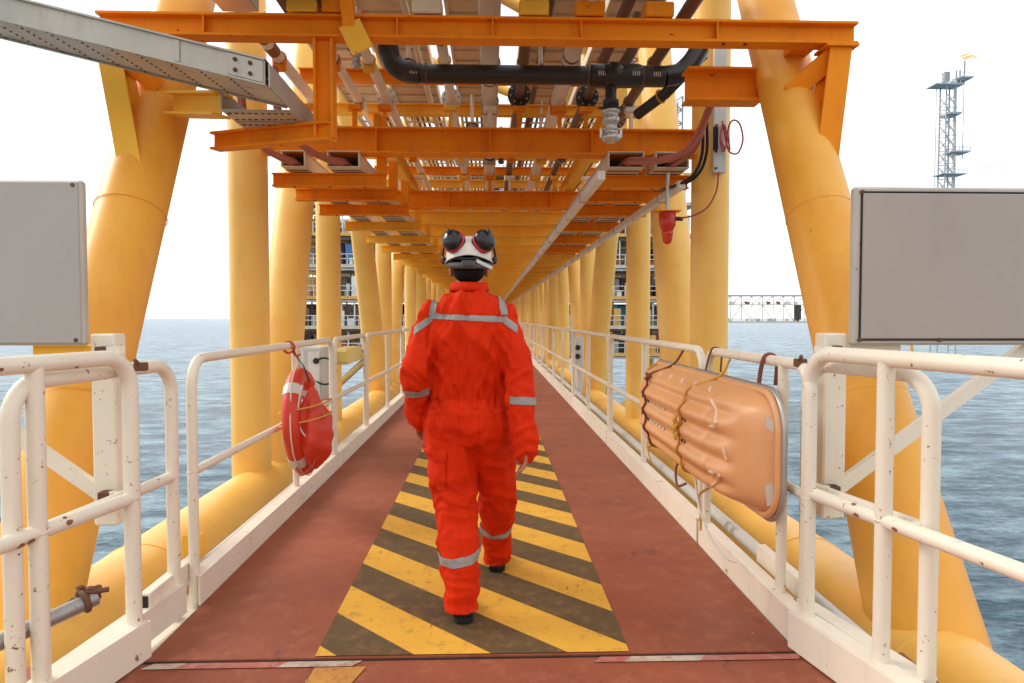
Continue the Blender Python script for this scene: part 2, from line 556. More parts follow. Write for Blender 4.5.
# ================================================================== BRIDGE TRUSS
TX = {-1: -2.36, 1: 2.20}
ZB, ZT = -0.42, 7.45
nodesY = [-3.0, 0.3, 3.5, 6.8, 10.1] + [15.3 + 5.1 * i for i in range(11)]
truss = thing('bridge_truss', (0, 3.0, ZB), 'yellow painted tubular steel truss bridge with orange cross beams over the walkway', 'bridge')
YEND = nodesY[-1]
for sd in (-1, 1):
    x = TX[sd]
    MB().tube([(x * 0.97, -4, ZB), (x * 0.97, YEND, ZB)], 0.34, 40).build('bottom_chord', 'yellow_column', truss)
    MB().tube([(x, -4, ZT), (x, YEND, ZT)], 0.28, 24).build('top_chord', 'yellow_column', truss)
    # weld beads on the chord
    for y in (3.1, 4.5, 7.9, 11.5):
        MB().ring((x * 0.97, y, ZB), (0, 1, 0), 0.341, 0.005, 40, 6).build('weld_seam', 'yellow_column', truss)
    for i, y in enumerate(nodesY):
        if i >= 3:
            MB().tube([(x, y, ZB + 0.1), (x, y, ZT)], 0.185 if i == 3 else 0.175, 32).build('column', 'yellow_column', truss)
    def brace_near(y0, z0, y1, z1, r_):
        brace(y0, z0, y1, z1, r_, 'golden_brace')
        for f_ in (.16, .31):
            q0 = Vector((x, y0, z0)).lerp(Vector((x, y1, z1)), f_)
            MB().ring(q0, Vector((0, y1 - y0, z1 - z0)), r_ * (1.125 if f_ < .2 else 1.055), .003, 48, 6).build('weld_seam', 'golden_brace', truss)
    def brace(y0, z0, y1, z1, r_, mt='yellow_column'):
        p0 = Vector((x, y0, z0)); p1 = Vector((x, y1, z1)); d = (p1 - p0)
        k_ = .45 if (sd < 0 and y0 < 4) else 1
        cone = [p0, p0 + d * 0.04, p0 + d * 0.10, p0 + d * 0.2, p0 + d * .4, p1]
        MB().tube(cone, [r_ * (1 + .36 * k_), r_ * (1 + .28 * k_), r_ * (1 + .18 * k_), r_ * (1 + .10 * k_), r_ * 1.02, r_ * .97], 32).build('brace', mt, truss)
    brace_near(*((3.42, ZB + .1, 7.22, ZT, 0.205) if sd < 0 else (3.27, ZB + .1, 7.30, ZT, 0.200)))
    brace(7.32, ZB + .1, 10.05, ZT, 0.215)
    brace(0.3, ZB + .1, -3.0, ZT, 0.25)
    for i in range(4, len(nodesY) - 1):
        if i % 2 == 0:
            brace(nodesY[i + 1] - 0.75, ZB + .1, nodesY[i] + 0.15, ZT, 0.195)
        else:
            brace(nodesY[i] + 0.45, ZB + .1, nodesY[i + 1] - 0.15, ZT, 0.195)

# cross beams: the nearest hangs higher between the first braces, then one per column, with lighter ones between
def beam(p0, p1, h, w_, mat='orange_beam', name='cross_beam', up=(0, 0, 1)):
    return MB().ibeam(p0, p1, h, w_, up=up).build(name, mat, truss)
beam((-2.60, 4.72, 3.352), (2.52, 4.72, 3.352), 0.148, 0.13)
y = 6.8
allY = [6.8, 10.1]
while y < YEND:
    y += 1.7
    allY.append(round(y, 2))
xl, xr = TX[-1] + .15, TX[1] - .15
for yy in [6.8, 10.1]:
    beam((xl, yy, 3.125), (xr, yy, 3.125), 0.25, 0.20)
yy = 11.85
while yy < YEND:
    beam((xl, yy, 3.12), (xr, yy, 3.12), 0.22, 0.18, 'orange_beam' if yy < 11 else 'yellow_and_far_glow')  # yellower colour on the far beams stands in for brighter light there
    yy += 1.7
# web stiffeners and bolted flanges on the nearer beams
for (yy, zc_, hb, wb2, xs) in ((4.72, 3.352, .116, .055, (-1.9, -.62, .02, .62, 1.55)), (6.8, 3.125, .218, .09, (-1.1, .0, 1.0)), (10.1, 3.125, .218, .09, (-.6, .0, .9))):
    for xx in xs:
        MB().box((xx, yy - wb2 / 2 - .006, zc_), (.010, wb2, hb)).build('stiffener', 'orange_beam', truss)
for xx in (-2.3, -2.2, 1.6, 1.75, 2.42):
    MB().disc((xx, 4.69, 3.274), (0, 0, 1), .012, .014, 6).build('bolt', 'rusty', truss)
for yy in (6.97, 7.78, 8.85):
    for xx in (-1.95, -1.6, -1.25, 1.2, 1.65, 1.9):
        MB().disc((xx, yy - .03, 2.712), (0, 0, 1), .011, .012, 6).build('bolt', 'rusty', truss)
# short bars that carry the side cable trays
bars = [6.97, 7.78, 8.85, 10.4]
while bars[-1] < YEND:
    bars.append(bars[-1] + 1.7)
for yy in bars:
    bm_ = 'orange_beam' if yy < 9 else 'yellow_and_far_glow'  # farther bars turn yellow, painting in the brighter far end
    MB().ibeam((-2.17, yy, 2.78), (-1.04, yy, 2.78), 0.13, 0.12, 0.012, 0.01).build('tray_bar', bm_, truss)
    MB().ibeam((1.06, yy, 2.78), (2.02, yy, 2.78), 0.13, 0.12, 0.012, 0.01).build('tray_bar', 'orange_beam' if yy < 14 else 'yellow_and_far_glow', truss)
    MB().box((-1.085, yy, 3.0), (0.09, 0.10, 0.30)).build('bar_hanger', bm_, truss)
    MB().box((1.55, yy, 3.0), (0.06, 0.07, 0.30)).build('bar_hanger', 'orange_beam', truss)
# stringers running along the bridge
for sx, z_, h_ in ((-1.16, 3.36, 0.20), (1.16, 3.36, 0.20)):
    MB().ibeam((sx, 6.95, z_), (sx, YEND, z_), h_, 0.12).build('stringer', 'yellow_and_far_glow', truss)  # yellow here also paints the glow toward the far end
# hanger, bracket arm, gussets
MB().ibeam((-1.115, 4.72, 3.268), (-1.115, 4.72, 2.61), 0.13, 0.12, up=(1, 0, 0)).build('hanger', 'orange_beam', truss)
MB().ibeam((-1.99, 5.06, 2.675), (-1.06, 4.655, 2.65), 0.125, 0.10).build('bracket_arm', 'orange_beam', truss)
MB().box((-0.885, 4.62, 3.26), (0.15, 0.012, 0.20), Matrix.Rotation(R(-26), 3, 'Y')).build('gusset_plate', 'yellow_and_far_glow', truss)
MB().ibeam((-0.95, 4.60, 3.62), (-0.93, 4.66, 3.30), 0.08, 0.08, up=(0, 1, 0)).build('bracket_arm', 'orange_beam', truss)
for sd in (-1, 1):
    ex = -2.53 if sd < 0 else 2.40
    MB().ibeam((ex, 4.73, 3.25), (-2.33 if sd < 0 else 2.25, 4.62, 2.36), 0.16, 0.15, up=(0, 1, 0)).build('knee_brace', 'yellow_and_far_glow' if sd < 0 else 'orange_beam', truss)
    MB().ibeam((ex, 4.74, 3.235), (-2.28 if sd < 0 else 2.13, 4.86, 2.99), 0.13, 0.13, up=(0, 1, 0)).build('knee_brace', 'orange_beam', truss)
    MB().box((ex, 4.72, 3.258), (0.22, 0.20, 0.018)).build('cap_plate', 'orange_beam', truss)
    MB().box((-2.36 if sd < 0 else 2.2, 4.87, 3.37), (0.16, 0.12, 0.17)).build('bracket_block', 'orange_beam', truss)
MB().ibeam((1.48, 5.2, 3.155), (2.05, 5.2, 3.155), 0.245, 0.18).build('side_beam', 'orange_beam', truss)
MB().ibeam((-2.16, 4.80, 2.86), (-1.72, 4.50, 2.77), 0.15, 0.14).build('side_beam', 'yellow_and_far_glow', truss)
# upper pipe racks: transverse light beams, each above a gap
yy = 5.9
i = 0
while yy < YEND - 2:
    MB().ibeam((-1.9, yy, 3.83), (1.8, yy, 3.83), 0.12, 0.12, 0.012, 0.01).build('rack_beam', 'orange_beam' if i % 2 else 'yellow_and_far_glow', truss)
    yy += 1.1 if yy < 12 else 1.7
    i += 1
for yy in (3.4, 4.35):
    MB().ibeam((-1.9, yy, 3.95), (1.8, yy, 3.95), 0.14, 0.12).build('rack_beam', 'orange_beam', truss)
for i in range(3, len(nodesY) - 1):
    MB().tube([(TX[-1], nodesY[i], ZT), (TX[1], nodesY[i + 1], ZT)], 0.12, 12).build('roof_brace', 'yellow_column', truss)
# pads and clamps where the pipes cross the beams
for yy in [6.8, 10.1, 11.85, 13.55, 15.25]:
    for px in (-1.78, -1.32, -1.03, -0.385, 0.0, 0.29, 0.69, 0.95, 1.4):
        sh_ = MB().box((px, yy, 3.34), (random.uniform(.03, .05), 0.05, 0.175))
        sh_.box((px, yy, 3.455), (random.uniform(.10, .15), 0.10, 0.05), None, .006)
        sh_.build('pipe_shoe', random.choice(['yellow_and_far_glow', 'orange_beam', 'orange_beam', 'pipe_white']), truss)
for px in (-1.25, -1.02, -0.42, 0.30, 0.68, 1.15):
    MB().box((px, 4.72, 3.49), (0.20, 0.14, 0.10), None, 0.01).build('pipe_shoe', random.choice(['yellow_and_far_glow', 'tray_cream', 'orange_beam']), truss)

# side kickers under the deck (edge beams seen outside the toe boards)
for sd, xx in ((-1, XL - 0.02), (1, XR + 0.02)):
    MB().box((xx + sd * 0.06, 34.6, -0.09), (0.12, 63.6, 0.14)).build('edge_beam', 'cream_board', truss)

# ================================================================== OVERHEAD PIPES (each a thing)
HP = 3.60
def along(p, z):  # straight pipe path along the bridge
    return p
def pipe(xx, r_, mat, label, bands=(), flanges=(), zz=HP, y0=3.2, y1=64, shoe=True, fmat=None):
    t_ = thing('overhead_pipe', (xx, y0, zz), label, 'pipe', 'pipes running overhead along the bridge')
    MB().tube([(xx, y0, zz), (xx, y1, zz)], r_, 20).build('pipe_run', mat, t_)
    for yb, wd, bm in bands:
        MB().tube([(xx, yb, zz), (xx, yb + wd, zz)], r_ + 0.003, 20).build('colour_band', bm, t_)
    for yf, rf, fm in flanges:
        f_ = MB().disc((xx, yf, zz), (0, 1, 0), rf, 0.03, 24).disc((xx, yf + 0.035, zz), (0, 1, 0), rf, 0.03, 24)
        fo = f_.build('flange', fm, t_)
        bm_ = MB()
        for a in range(8):
            an = a * math.pi / 4 + .2
            bm_.tube([(xx + rf * .78 * math.cos(an), yf - .035, zz + rf * .78 * math.sin(an)), (xx + rf * .78 * math.cos(an), yf + .07, zz + rf * .78 * math.sin(an))], 0.009, 6)
        bm_.build('flange_bolts', 'steel', fo)
    return t_
def clip(xx, yy, rr, mat='yellow_and_far_glow'):
    c_ = MB().ring((xx, yy, HP), (0, 1, 0), rr + .008, .007, 20, 6)
    c_.box((xx, yy, HP - rr - .035), (rr * 1.5, .05, .05)).box((xx + rr * .9, yy, HP - rr - .01), (.02, .03, .09)).box((xx - rr * .9, yy, HP - rr - .01), (.02, .03, .09))
    return c_.build('pipe_clip', mat, truss)
for (xx, rr) in ((0, .08), (-.385, .045), (-1.03, .045), (-1.32, .04), (-1.78, .05), (.29, .045), (.69, .072), (.97, .045), (1.42, .05)):
    for yy in (5.93, 7.02, 8.15, 9.25, 10.35):
        clip(xx, yy + random.uniform(-.03, .03), rr, random.choice(['yellow_and_far_glow', 'orange_beam', 'steel']))
vlab = ['left of the middle, nearest the black cross pipe', 'right of the middle, nearest the black cross pipe', 'beside the right hand brown pipe', 'beyond the second beam, next to the thick pipe', 'beyond the second beam, right of the middle', 'beyond the second beam, far left', 'behind the yellow gusset plate', 'farthest from the camera in the rack']
for (xx, yy) in ((-.7, 6.0), (.45, 6.1), (1.2, 5.9), (-.2, 7.9), (.6, 8.1), (-.9, 8.3), (-1.1, 5.75), (.15, 9.2)):
    v_ = thing('hanging_valve', (xx, yy, 3.5), 'small hanging valve ' + vlab.pop(0), 'valve', 'small valves in the pipe rack')
    MB().tube([(xx, yy, 3.95), (xx, yy, 3.62)], .02, 10).build('stem', 'pipe_white', v_)
    MB().tube([(xx, yy, z_) for z_ in (3.64, 3.63, 3.57, 3.56, 3.50, 3.49, 3.46)], [.03, .05, .05, .032, .032, .045, .03], 14).build('valve_body', random.choice(['steel', 'pipe_white', 'rusty']), v_)
    MB().ring((xx, yy - .03, 3.60), (0, 0, 1), .06, .006, 16, 6).build('hand_wheel', 'red_plastic' if xx > 0 else 'pipe_black', v_)
pipe(0.0, 0.080, 'pipe_grey', 'thick cream grey pipe in the middle of the overhead rack above the worker', [(6.15, .10, 'band_blue'), (6.32, .03, 'pipe_brown'), (9.2, .12, 'band_blue')])
pipe(-0.385, 0.045, 'pipe_white', 'thin white pipe with blue band and round white flange, left of the thick middle pipe', [(5.35, .16, 'band_blue')], [(6.95, .100, 'pipe_white'), (9.6, .10, 'pipe_grey')])
pipe(-1.03, 0.045, 'pipe_white', 'thin white pipe with blue bands and a round flange beside the orange hanger gusset', [(5.25, .12, 'band_blue'), (5.5, .04, 'band_blue')], [(6.95, .100, 'pipe_white')])
pipe(-1.32, 0.040, 'pipe_white', 'thin white pipe behind the lower end of the orange hanger', [(5.9, .1, 'band_blue')])
pipe(-1.78, 0.050, 'pipe_white', 'cream pipe with two brown bands over the left edge of the walkway', [(5.42, .10, 'band_brown'), (5.62, .16, 'band_brown')])
pipe(0.29, 0.045, 'pipe_brown', 'dark brown pipe with a black valve just right of the thick middle pipe', [], [(6.80, .112, 'pipe_black'), (6.87, .10, 'pipe_black'), (8.6, .09, 'pipe_brown')])
pipe(0.69, 0.072, 'pipe_white', 'wide whitish pipe with a brown band right of centre behind the black cross pipe', [(5.75, .04, 'band_brown'), (5.9, .07, 'pipe_grey')])
pipe(0.97, 0.045, 'pipe_brown', 'dark brown pipe with a black valve above the hanging hose coupling', [], [(6.85, .112, 'pipe_black'), (6.92, .10, 'pipe_black'), (9.2, .09, 'pipe_brown')])
pipe(1.42, 0.050, 'pipe_brown', 'brown pipe nearest the right hand columns in the overhead rack', [], [(7.6, .09, 'pipe_brown')])
pipe(-0.70, 0.030, 'pipe_grey', 'slim grey conduit above the pipes left of the middle', zz=3.97)
pipe(0.50, 0.035, 'pipe_brown', 'slim brown conduit above the pipes right of the middle', zz=3.97)

# upper cable ladders above the pipes
def ladder(xc, wdt, z_, y0, y1, label, rung=0.28):
    t_ = thing('cable_ladder', (xc, y0, z_), label, 'cable tray', 'cable ladders above the overhead pipes')
    for sg in (-1, 1):
        MB().box((xc + sg * wdt / 2, (y0 + y1) / 2, z_), (0.025, y1 - y0, 0.10)).build('side_rail', 'tray_cream', t_)
    MB().box((xc, (y0 + 9) / 2, z_ - 0.006), (wdt - .03, 9 - y0, 0.006)).build('tray_floor', 'tray_cream', t_)
    r_ = MB(); yq = y0 + .1
    while yq < y1:
        r_.box((xc, yq, z_ - 0.02), (wdt - .03, 0.03, 0.018)); yq += rung
    o = r_.build('rungs', 'tray_cream', t_); o['kind'] = 'stuff'
    c_ = MB()
    for q in range(6):
        xq = xc + (q - 2.5) * wdt / 7
        c_.tube(smoothpath([(xq + random.uniform(-.012, .012), y0 + j * (y1 - y0) / 14, z_ + 0.015 + random.uniform(0, .012)) for j in range(15)], 3), 0.019, 6)
    o = c_.build('cables', 'black_cable' if xc > 0.5 else 'pipe_brown', t_); o['kind'] = 'stuff'
    return t_
ladder(-0.88, .52, 4.12, 3.0, 64, 'wide cable ladder over the pipes left of the middle')
ladder(-0.15, .45, 4.12, 3.0, 64, 'cable ladder over the thick middle pipe')
ladder(0.55, .50, 4.12, 3.0, 64, 'cable ladder over the pipes right of the middle')
ladder(1.25, .45, 4.12, 3.0, 64, 'cable ladder over the brown pipes on the right')
ladder(-1.55, .42, 4.12, 3.0, 64, 'cable ladder over the banded cream pipe on the left')

# ------------------------------------------------------------------ side cable ducts
def duct(xc, wdt, z0, h_, y0, y1, label):
    t_ = thing('cable_duct', (xc, y0, z0), label, 'cable tray', 'cable ducts along the sides of the bridge')
    b_ = MB()
    b_.box((xc, (y0 + y1) / 2, z0 + .004), (wdt, y1 - y0, 0.008))
    b_.build('duct_floor', 'tray_cream', t_)
    for sg in (-1, 1):
        MB().box((xc + sg * (wdt / 2 - .006), (y0 + y1) / 2, z0 + h_ / 2 + .009), (0.012, y1 - y0, h_ - .004)).build('duct_side', 'tray_cream', t_)
    MB().box((xc, (y0 + y1) / 2, z0 + h_ + .016), (wdt + .01, y1 - y0, 0.01)).build('duct_cover', 'tray_cream', t_)
    # folds and slots along the underside
    s_ = MB(); yq = y0 + .15
    while yq < min(y1, 30):
        s_.box((xc, yq, z0 - .004), (wdt * .92, 0.018, 0.006)); yq += .17
    s_.build('floor_ribs', 'pipe_brown', t_)['kind'] = 'stuff'
    return t_
duct(-1.89, .23, 2.855, .135, 6.68, 64, 'cream cable duct nearest the left columns, its dark end open')
duct(-1.41, .31, 2.855, .135, 6.68, 64, 'second cream cable duct from the left columns, its dark end open')
duct(1.32, .35, 2.855, .135, 6.62, 64, 'cream cable duct above the inner white conduit, its dark end open')
duct(1.77, .33, 2.855, .135, 6.62, 64, 'cream cable duct nearest the right columns, its dark end open')
# pink cables leaving the ducts
def cable(name, pts, r_, mat, label, cat='cable', group=None, n=8):
    o = MB().tube(smoothpath(pts, n), r_, 8).build(name, mat, origin=pts[0])
    return tag(o, label, cat, group)
def bundle(pts, label, cnt=4, r_=0.022, mat='pink_cable'):
    t_ = thing('cable_bundle', pts[0], label, 'cables', 'pink cable bundles hanging between the ducts')
    for q in range(cnt):
        a = 2 * math.pi * q / cnt
        off = Vector((math.cos(a) * r_ * 1.15, 0, math.sin(a) * r_ * 1.15))
        MB().tube(smoothpath([Vector(p) + off * (1 + .5 * math.sin(i + q)) for i, p in enumerate(pts)], 8), r_, 8).build('strand', mat, t_)
    return t_
bundle([(-1.89, 7.2, 2.91), (-1.89, 6.75, 2.90), (-1.95, 6.5, 2.89), (-2.06, 6.25, 2.96), (-2.10, 6.0, 3.12), (-2.0, 5.6, 3.4)], 'pink cables sagging out of the outer left duct', 4, .018)
bundle([(-1.41, 7.2, 2.91), (-1.41, 6.75, 2.90), (-1.52, 6.5, 2.88), (-1.68, 6.25, 2.95), (-1.80, 6.0, 3.12), (-1.72, 5.6, 3.4)], 'pink cables sagging out of the second duct on the left', 4, .018)
bundle([(1.30, 7.1, 2.91), (1.34, 6.60, 2.90), (1.52, 6.35, 2.85), (1.72, 6.15, 2.88), (1.84, 6.0, 3.03), (1.92, 5.8, 3.30)], 'pink cables curving up out of the inner right duct', 4, .018)
bundle([(1.77, 7.1, 2.91), (1.78, 6.60, 2.89), (1.83, 6.35, 2.91), (1.86, 6.15, 2.98), (1.88, 5.95, 3.14), (1.90, 5.8, 3.32)], 'pink cables curving up out of the outer right duct', 3, .017)
for j, dx in enumerate((0, .04)):
    cable('black_cable', [(1.90 + dx, 6.1, 3.15), (1.93 + dx, 6.2, 2.90), (1.90 + dx, 6.35, 2.74), (1.80 + dx, 6.6, 2.68), (1.74 + dx, 7.2, 2.74)], 0.015, 'black_cable',
          ('inner', 'outer')[j] + ' one of two black cables looping behind the pink cables on the right', 'cable')
# long white conduits under the right bars
for xx, lb in ((.995, 'long white conduit under the inner end of the right hand bars'), (1.83, 'long white conduit under the outer end of the right hand bars, beside the columns')):
    y_ = 6.1 if xx < 1.5 else 6.5
    t_ = thing('conduit', (xx, y_, 2.70), lb, 'conduit')
    MB().box((xx, y_ + 28.5, 2.672), (0.07, 57, 0.075), None, 0.003).build('conduit_run', 'white_paint', t_)
    for q in range(22):
        MB().box((xx, 7.3 + q * 1.3, 2.672), (0.077, 0.010, 0.082)).build('strap', 'pipe_brown', t_)

# ------------------------------------------------------------------ big galvanised tray, upper left
gt = thing('cable_tray', (-1.5, 4.2, 2.75), 'grey galvanised cable tray coming in from the upper left and turning along the bridge', 'cable tray')
ya, yb = 4.02, 4.45
x0, x1 = -5.0, -1.29
def zt(x): return 2.745 + (-1.29 - x) * 0.235
def slab(xa, xb, y0, y1, dz0, dz1):
    return [(xa, y0, zt(xa) + dz0), (xb, y0, zt(xb) + dz0), (xb, y1, zt(xb) + dz0), (xa, y1, zt(xa) + dz0),
            (xa, y0, zt(xa) + dz1), (xb, y0, zt(xb) + dz1), (xb, y1, zt(xb) + dz1), (xa, y1, zt(xa) + dz1)]
F6 = [(0, 3, 2, 1), (4, 5, 6, 7), (0, 1, 5, 4), (2, 3, 7, 6), (1, 2, 6, 5), (3, 0, 4, 7)]
MB().add(slab(x0, x1, ya, yb, 0, .006), F6).build('tray_floor', 'perforated', gt)
for yy in (ya - .004, yb - .004):
    s_ = MB().add(slab(x0, x1, yy, yy + .008, -.004, .13), F6)
    s_.add(slab(x0, x1, yy - .018, yy + .001, .13, .137), F6).add(slab(x0, x1, yy - .018, yy + .001, -.012, -.004), F6)
    s_.build('tray_side', 'galvanised', gt)
MB().add(slab(x0, x1, ya, yb, .142, .147), F6).build('tray_cover', 'galvanised', gt)
# bolted splice plate and bolts on the side, near the corner
for xa, xb in ((-1.50, -1.30), (-1.80, -1.77)):
    MB().add(slab(xa, xb, ya - .012, ya - .006, .004, .125), F6).build('splice_plate', 'galvanised', gt)
for qx in (-1.455, -1.37):
    for qz in (.035, .095):
        MB().disc((qx, ya - .018, zt(qx) + qz), (0, 1, 0), .011, .012, 10).build('bolt', 'rusty', gt)
# rows of slots across the floor
sl = MB()
xq = x0 + .1
while xq < x1 - .05:
    for q in range(9):
        yq = ya + .03 + q * (yb - ya - .06) / 8
        sl.box((xq + (q - 4) * .004, yq, zt(xq + (q - 4) * .004) - .0035), (.008, .016, .003))
    xq += .17
sl.build('floor_slots', 'dark_gap', gt)['kind'] = 'stuff'
# corner and run along the bridge
MB().box((-1.49, 4.725, 2.727), (.45, .54, .006)).build('run_floor', 'perforated', gt)
for xx in (-1.712, -1.268):
    y0_ = 4.46 if xx < -1.5 else 4.02
    MB().box((xx, (y0_ + 5.0) / 2, 2.795), (.008, 5.0 - y0_, .132)).build('run_side', 'galvanised', gt)
sl = MB()
for q in range(4):
    yq = 4.52 + q * .13
    for k in range(10):
        sl.box((-1.68 + k * .042, yq, 2.7215), (.022, .008, .004))
sl.build('run_slots', 'dark_gap', gt)['kind'] = 'stuff'
for yq in (4.47, 4.70, 4.95):
    MB().box((-1.49, yq, 2.7205), (.43, .016, .006)).build('floor_fold', 'galvanised', gt)
# two more trays above the near cross beam
for xx, wd, lb in ((-1.72, .24, 'end of a grey tray resting on the nearest cross beam, leftmost of two'), (-1.25, .34, 'brown underside of a tray on the nearest cross beam, right of the first')):
    t_ = thing('tray_end', (xx, 4.9, 3.50), lb, 'cable tray')
    MB().box((xx, 4.1 if wd < .3 else 3.8, 3.52), (wd, 1.5 if wd < .3 else 2.2, .01)).build('tray_floor', 'tray_cream' if wd < .3 else 'pipe_brown', t_)
    for sg in (-1, 1):
        MB().box((xx + sg * wd / 2, 4.1 if wd < .3 else 3.8, 3.575), (.012, 1.5 if wd < .3 else 2.2, .11)).build('tray_side', 'galvanised', t_)

# ------------------------------------------------------------------ black cross pipe with valve
YP, ZP = 5.50, 3.335
bp = thing('black_pipe', (0.4, YP, ZP), 'black cross pipe with welded elbows and a tee under the nearest orange beam', 'pipe')
left_el = smoothpath([(-.80, YP, 3.72), (-.80, YP, 3.55), (-.77, YP, 3.43), (-.68, YP, 3.355), (-.55, YP, ZP)], 6)
MB().tube(left_el, .082, 20).build('elbow', 'pipe_black', bp)
MB().tube([(-.55, YP, ZP), (.80, YP, ZP)], .073, 20).build('pipe_run', 'pipe_black', bp)
for xx in (-.50, .78, 1.22):
    MB().ring((xx, YP, ZP), (1, 0, 0), .077, .006, 24, 6).build('weld_ring', 'pipe_brown', bp)
tee = MB().tube([(.80, YP, ZP), (.82, YP, ZP), (1.19, YP, ZP), (1.21, YP, ZP)], [.085, .092, .092, .085], 20)
tee.tube([(.97, YP, ZP - .02), (.97, YP, ZP - .22)], .045, 16)
tee.ell((.98, YP - .02, ZP), (.11, .10, .10))
tee.build('tee', 'pipe_black', bp)
MB().tube([(1.21, YP, ZP), (1.40, YP, ZP)], .080, 20).build('pipe_run', 'pipe_black', bp)
MB().tube(smoothpath([(1.40, YP, ZP), (1.52, YP + .01, ZP + .03), (1.62, YP + .03, ZP + .12), (1.70, YP + .06, ZP + .24)], 6), .08, 20).build('elbow', 'pipe_black', bp)
MB().tube([(1.68, YP + .05, ZP + .22), (1.86, YP + .3, ZP + .50)], .06, 20).build('pipe_run', 'pipe_brown', bp)
# white stencil ticks on the fittings
for xx in (.86, 1.13, 1.30, -.62):
    s_ = MB()
    for q in range(4):
        s_.box((xx + q * .016, YP - .0905 + (.012 if abs(xx) > 1.25 or xx < 0 else 0), ZP - .01), (.006, .003, .035))
    s_.build('stencil', 'slot_pale', bp)
hc = thing('hose_coupling', (.97, YP, 3.2), 'silver hose coupling with a valve hanging below the black cross pipe', 'valve')
MB().tube([(.97, YP, 3.14), (.97, YP, 3.10), (.97, YP, 3.099), (.97, YP, 3.05)], [.065, .065, .05, .05], 16).build('collar', 'pipe_black', hc)
MB().tube([(.97, YP, z) for z in (3.06, 3.045, 3.04, 3.01, 3.005, 2.965, 2.96, 2.92)], [.07, .076, .055, .055, .068, .068, .05, .05], 18).build('coupling_body', 'steel', hc)
MB().tube([(.97, YP, z) for z in (2.92, 2.905, 2.90, 2.87, 2.865, 2.83, 2.805)], [.055, .078, .06, .06, .076, .076, .035], 18).build('cap', 'steel', hc)
for sg in (-1, 1):
    MB().box((.97 + sg * .08, YP, 2.88), (.02, .02, .07)).build('lug', 'steel', hc)
    MB().box((.97 + sg * .075, YP, 3.08), (.05, .02, .02)).build('lug', 'pipe_black', hc)
# sloping black hose to the right of the tee
hs = thing('black_hose', (1.5, 6.0, 3.3), 'thick dark hose with a yellow clamp dropping from behind the black elbow', 'hose')
MB().tube([(1.80, 5.75, 3.62), (1.55, 6.05, 3.38), (1.38, 6.4, 3.30)], .05, 16).build('hose_body', 'pipe_black', hs)
MB().ring((1.52, 6.10, 3.37), (-.6, .8, -.2), .056, .010, 20, 6).build('clamp', 'rope_yellow', hs)
# dark pipes sloping behind
tag(MB().tube([(1.02, 5.9, 3.35), (1.18, 5.7, 3.62), (1.22, 5.65, 3.9)], .045, 14).build('riser_pipe', 'pipe_brown', origin=(1.02, 5.9, 3.35)), 'brown riser leaning up behind the black tee', 'pipe')

# ------------------------------------------------------------------ right column: strut, red cable coil, beacon
js = thing('cable_strut', (2.21, 6.58, 2.8), 'grey mounting strut on the first right hand column holding a red cable coil', 'strut')
MB().box((2.213, 6.58, 3.42), (.125, .05, 1.24), None, .006).build('strut_plate', 'cabinet_grey', js)
MB().box((2.165, 6.545, 3.12), (.04, .03, .22)).build('slot', 'dark_gap', js)
for z_ in (2.84, 3.0, 3.25, 3.55):
    MB().disc((2.175, 6.55, z_), (0, 1, 0), .012, .014, 8).build('bolt', 'rusty', js)
cable('red_cable', [(2.22, 6.52, 3.28), (2.25, 6.50, 3.1), (2.28, 6.48, 2.98), (2.36, 6.48, 2.97), (2.41, 6.49, 3.1), (2.38, 6.5, 3.25), (2.31, 6.5, 3.28), (2.27, 6.5, 3.18), (2.29, 6.5, 3.0)], .009, 'red_cable', 'red cable coil looped off the grey strut on the right column')
cable('pink_cable', [(2.22, 6.51, 3.25), (2.19, 6.49, 3.1), (2.22, 6.48, 2.98), (2.26, 6.49, 3.1), (2.23, 6.5, 3.24), (2.20, 6.5, 3.12), (2.24, 6.5, 3.0)], .008, 'red_cable', 'tighter red cable loop on the face of the grey strut')
cable('beacon_cable', [(2.20, 6.55, 2.80), (2.17, 6.52, 2.62), (2.08, 6.5, 2.46), (1.95, 6.5, 2.38), (1.83, 6.55, 2.36)], .008, 'red_cable', 'red cable curving from the grey strut down to the red beacon')
bc = thing('beacon', (1.72, 6.6, 2.4), 'red warning beacon hanging upside down beside the first right column', 'beacon')
MB().tube([(1.72, 6.6, z) for z in (2.42, 2.415, 2.30, 2.27, 2.24)], [.05, .082, .080, .066, .05], 24).build('housing', 'red_plastic', bc)
MB().tube([(1.72, 6.6, z) for z in (2.24, 2.235, 2.21, 2.205, 2.185, 2.18, 2.15, 2.13, 2.118, 2.112)], [.05, .056, .056, .052, .052, .048, .046, .036, .02, .001], 24).build('lens', 'beacon_glass', bc)
MB().box((1.72, 6.6, 2.435), (.24, .10, .012)).build('mount_plate', 'orange_beam', bc)
MB().tube([(1.72, 6.6, 2.44), (1.72, 6.6, 2.80)], .018, 10).build('mount_rod', 'steel', bc)
MB().tube([(1.78, 6.58, 2.36), (1.86, 6.56, 2.355)], .02, 10).build('cable_gland', 'black_cable', bc)

# ================================================================== HANDRAILS
def hoop(p0, p1, z0, z1, rc=.13, lean=0.0):
    """path of an upside-down U: up at p0, along the top, down at p1"""
    p0 = Vector((p0[0], p0[1], 0)); p1 = Vector((p1[0], p1[1], 0))
    d = (p1 - p0).normalized()
    out = [p0 + Vector((0, 0, z0))]
    for k in range(9):
        a = math.pi / 2 * k / 8
        out.append(p0 + d * rc * (1 - math.cos(a)) + Vector((0, 0, z1 - rc + rc * math.sin(a))))
    for k in range(9):
        a = math.pi / 2 * k / 8
        out.append(p1 - d * rc * (1 - math.sin(a)) + Vector((0, 0, z1 - rc + rc * math.cos(a))))
    out.append(p1 + Vector((0, 0, z0)))
    return out

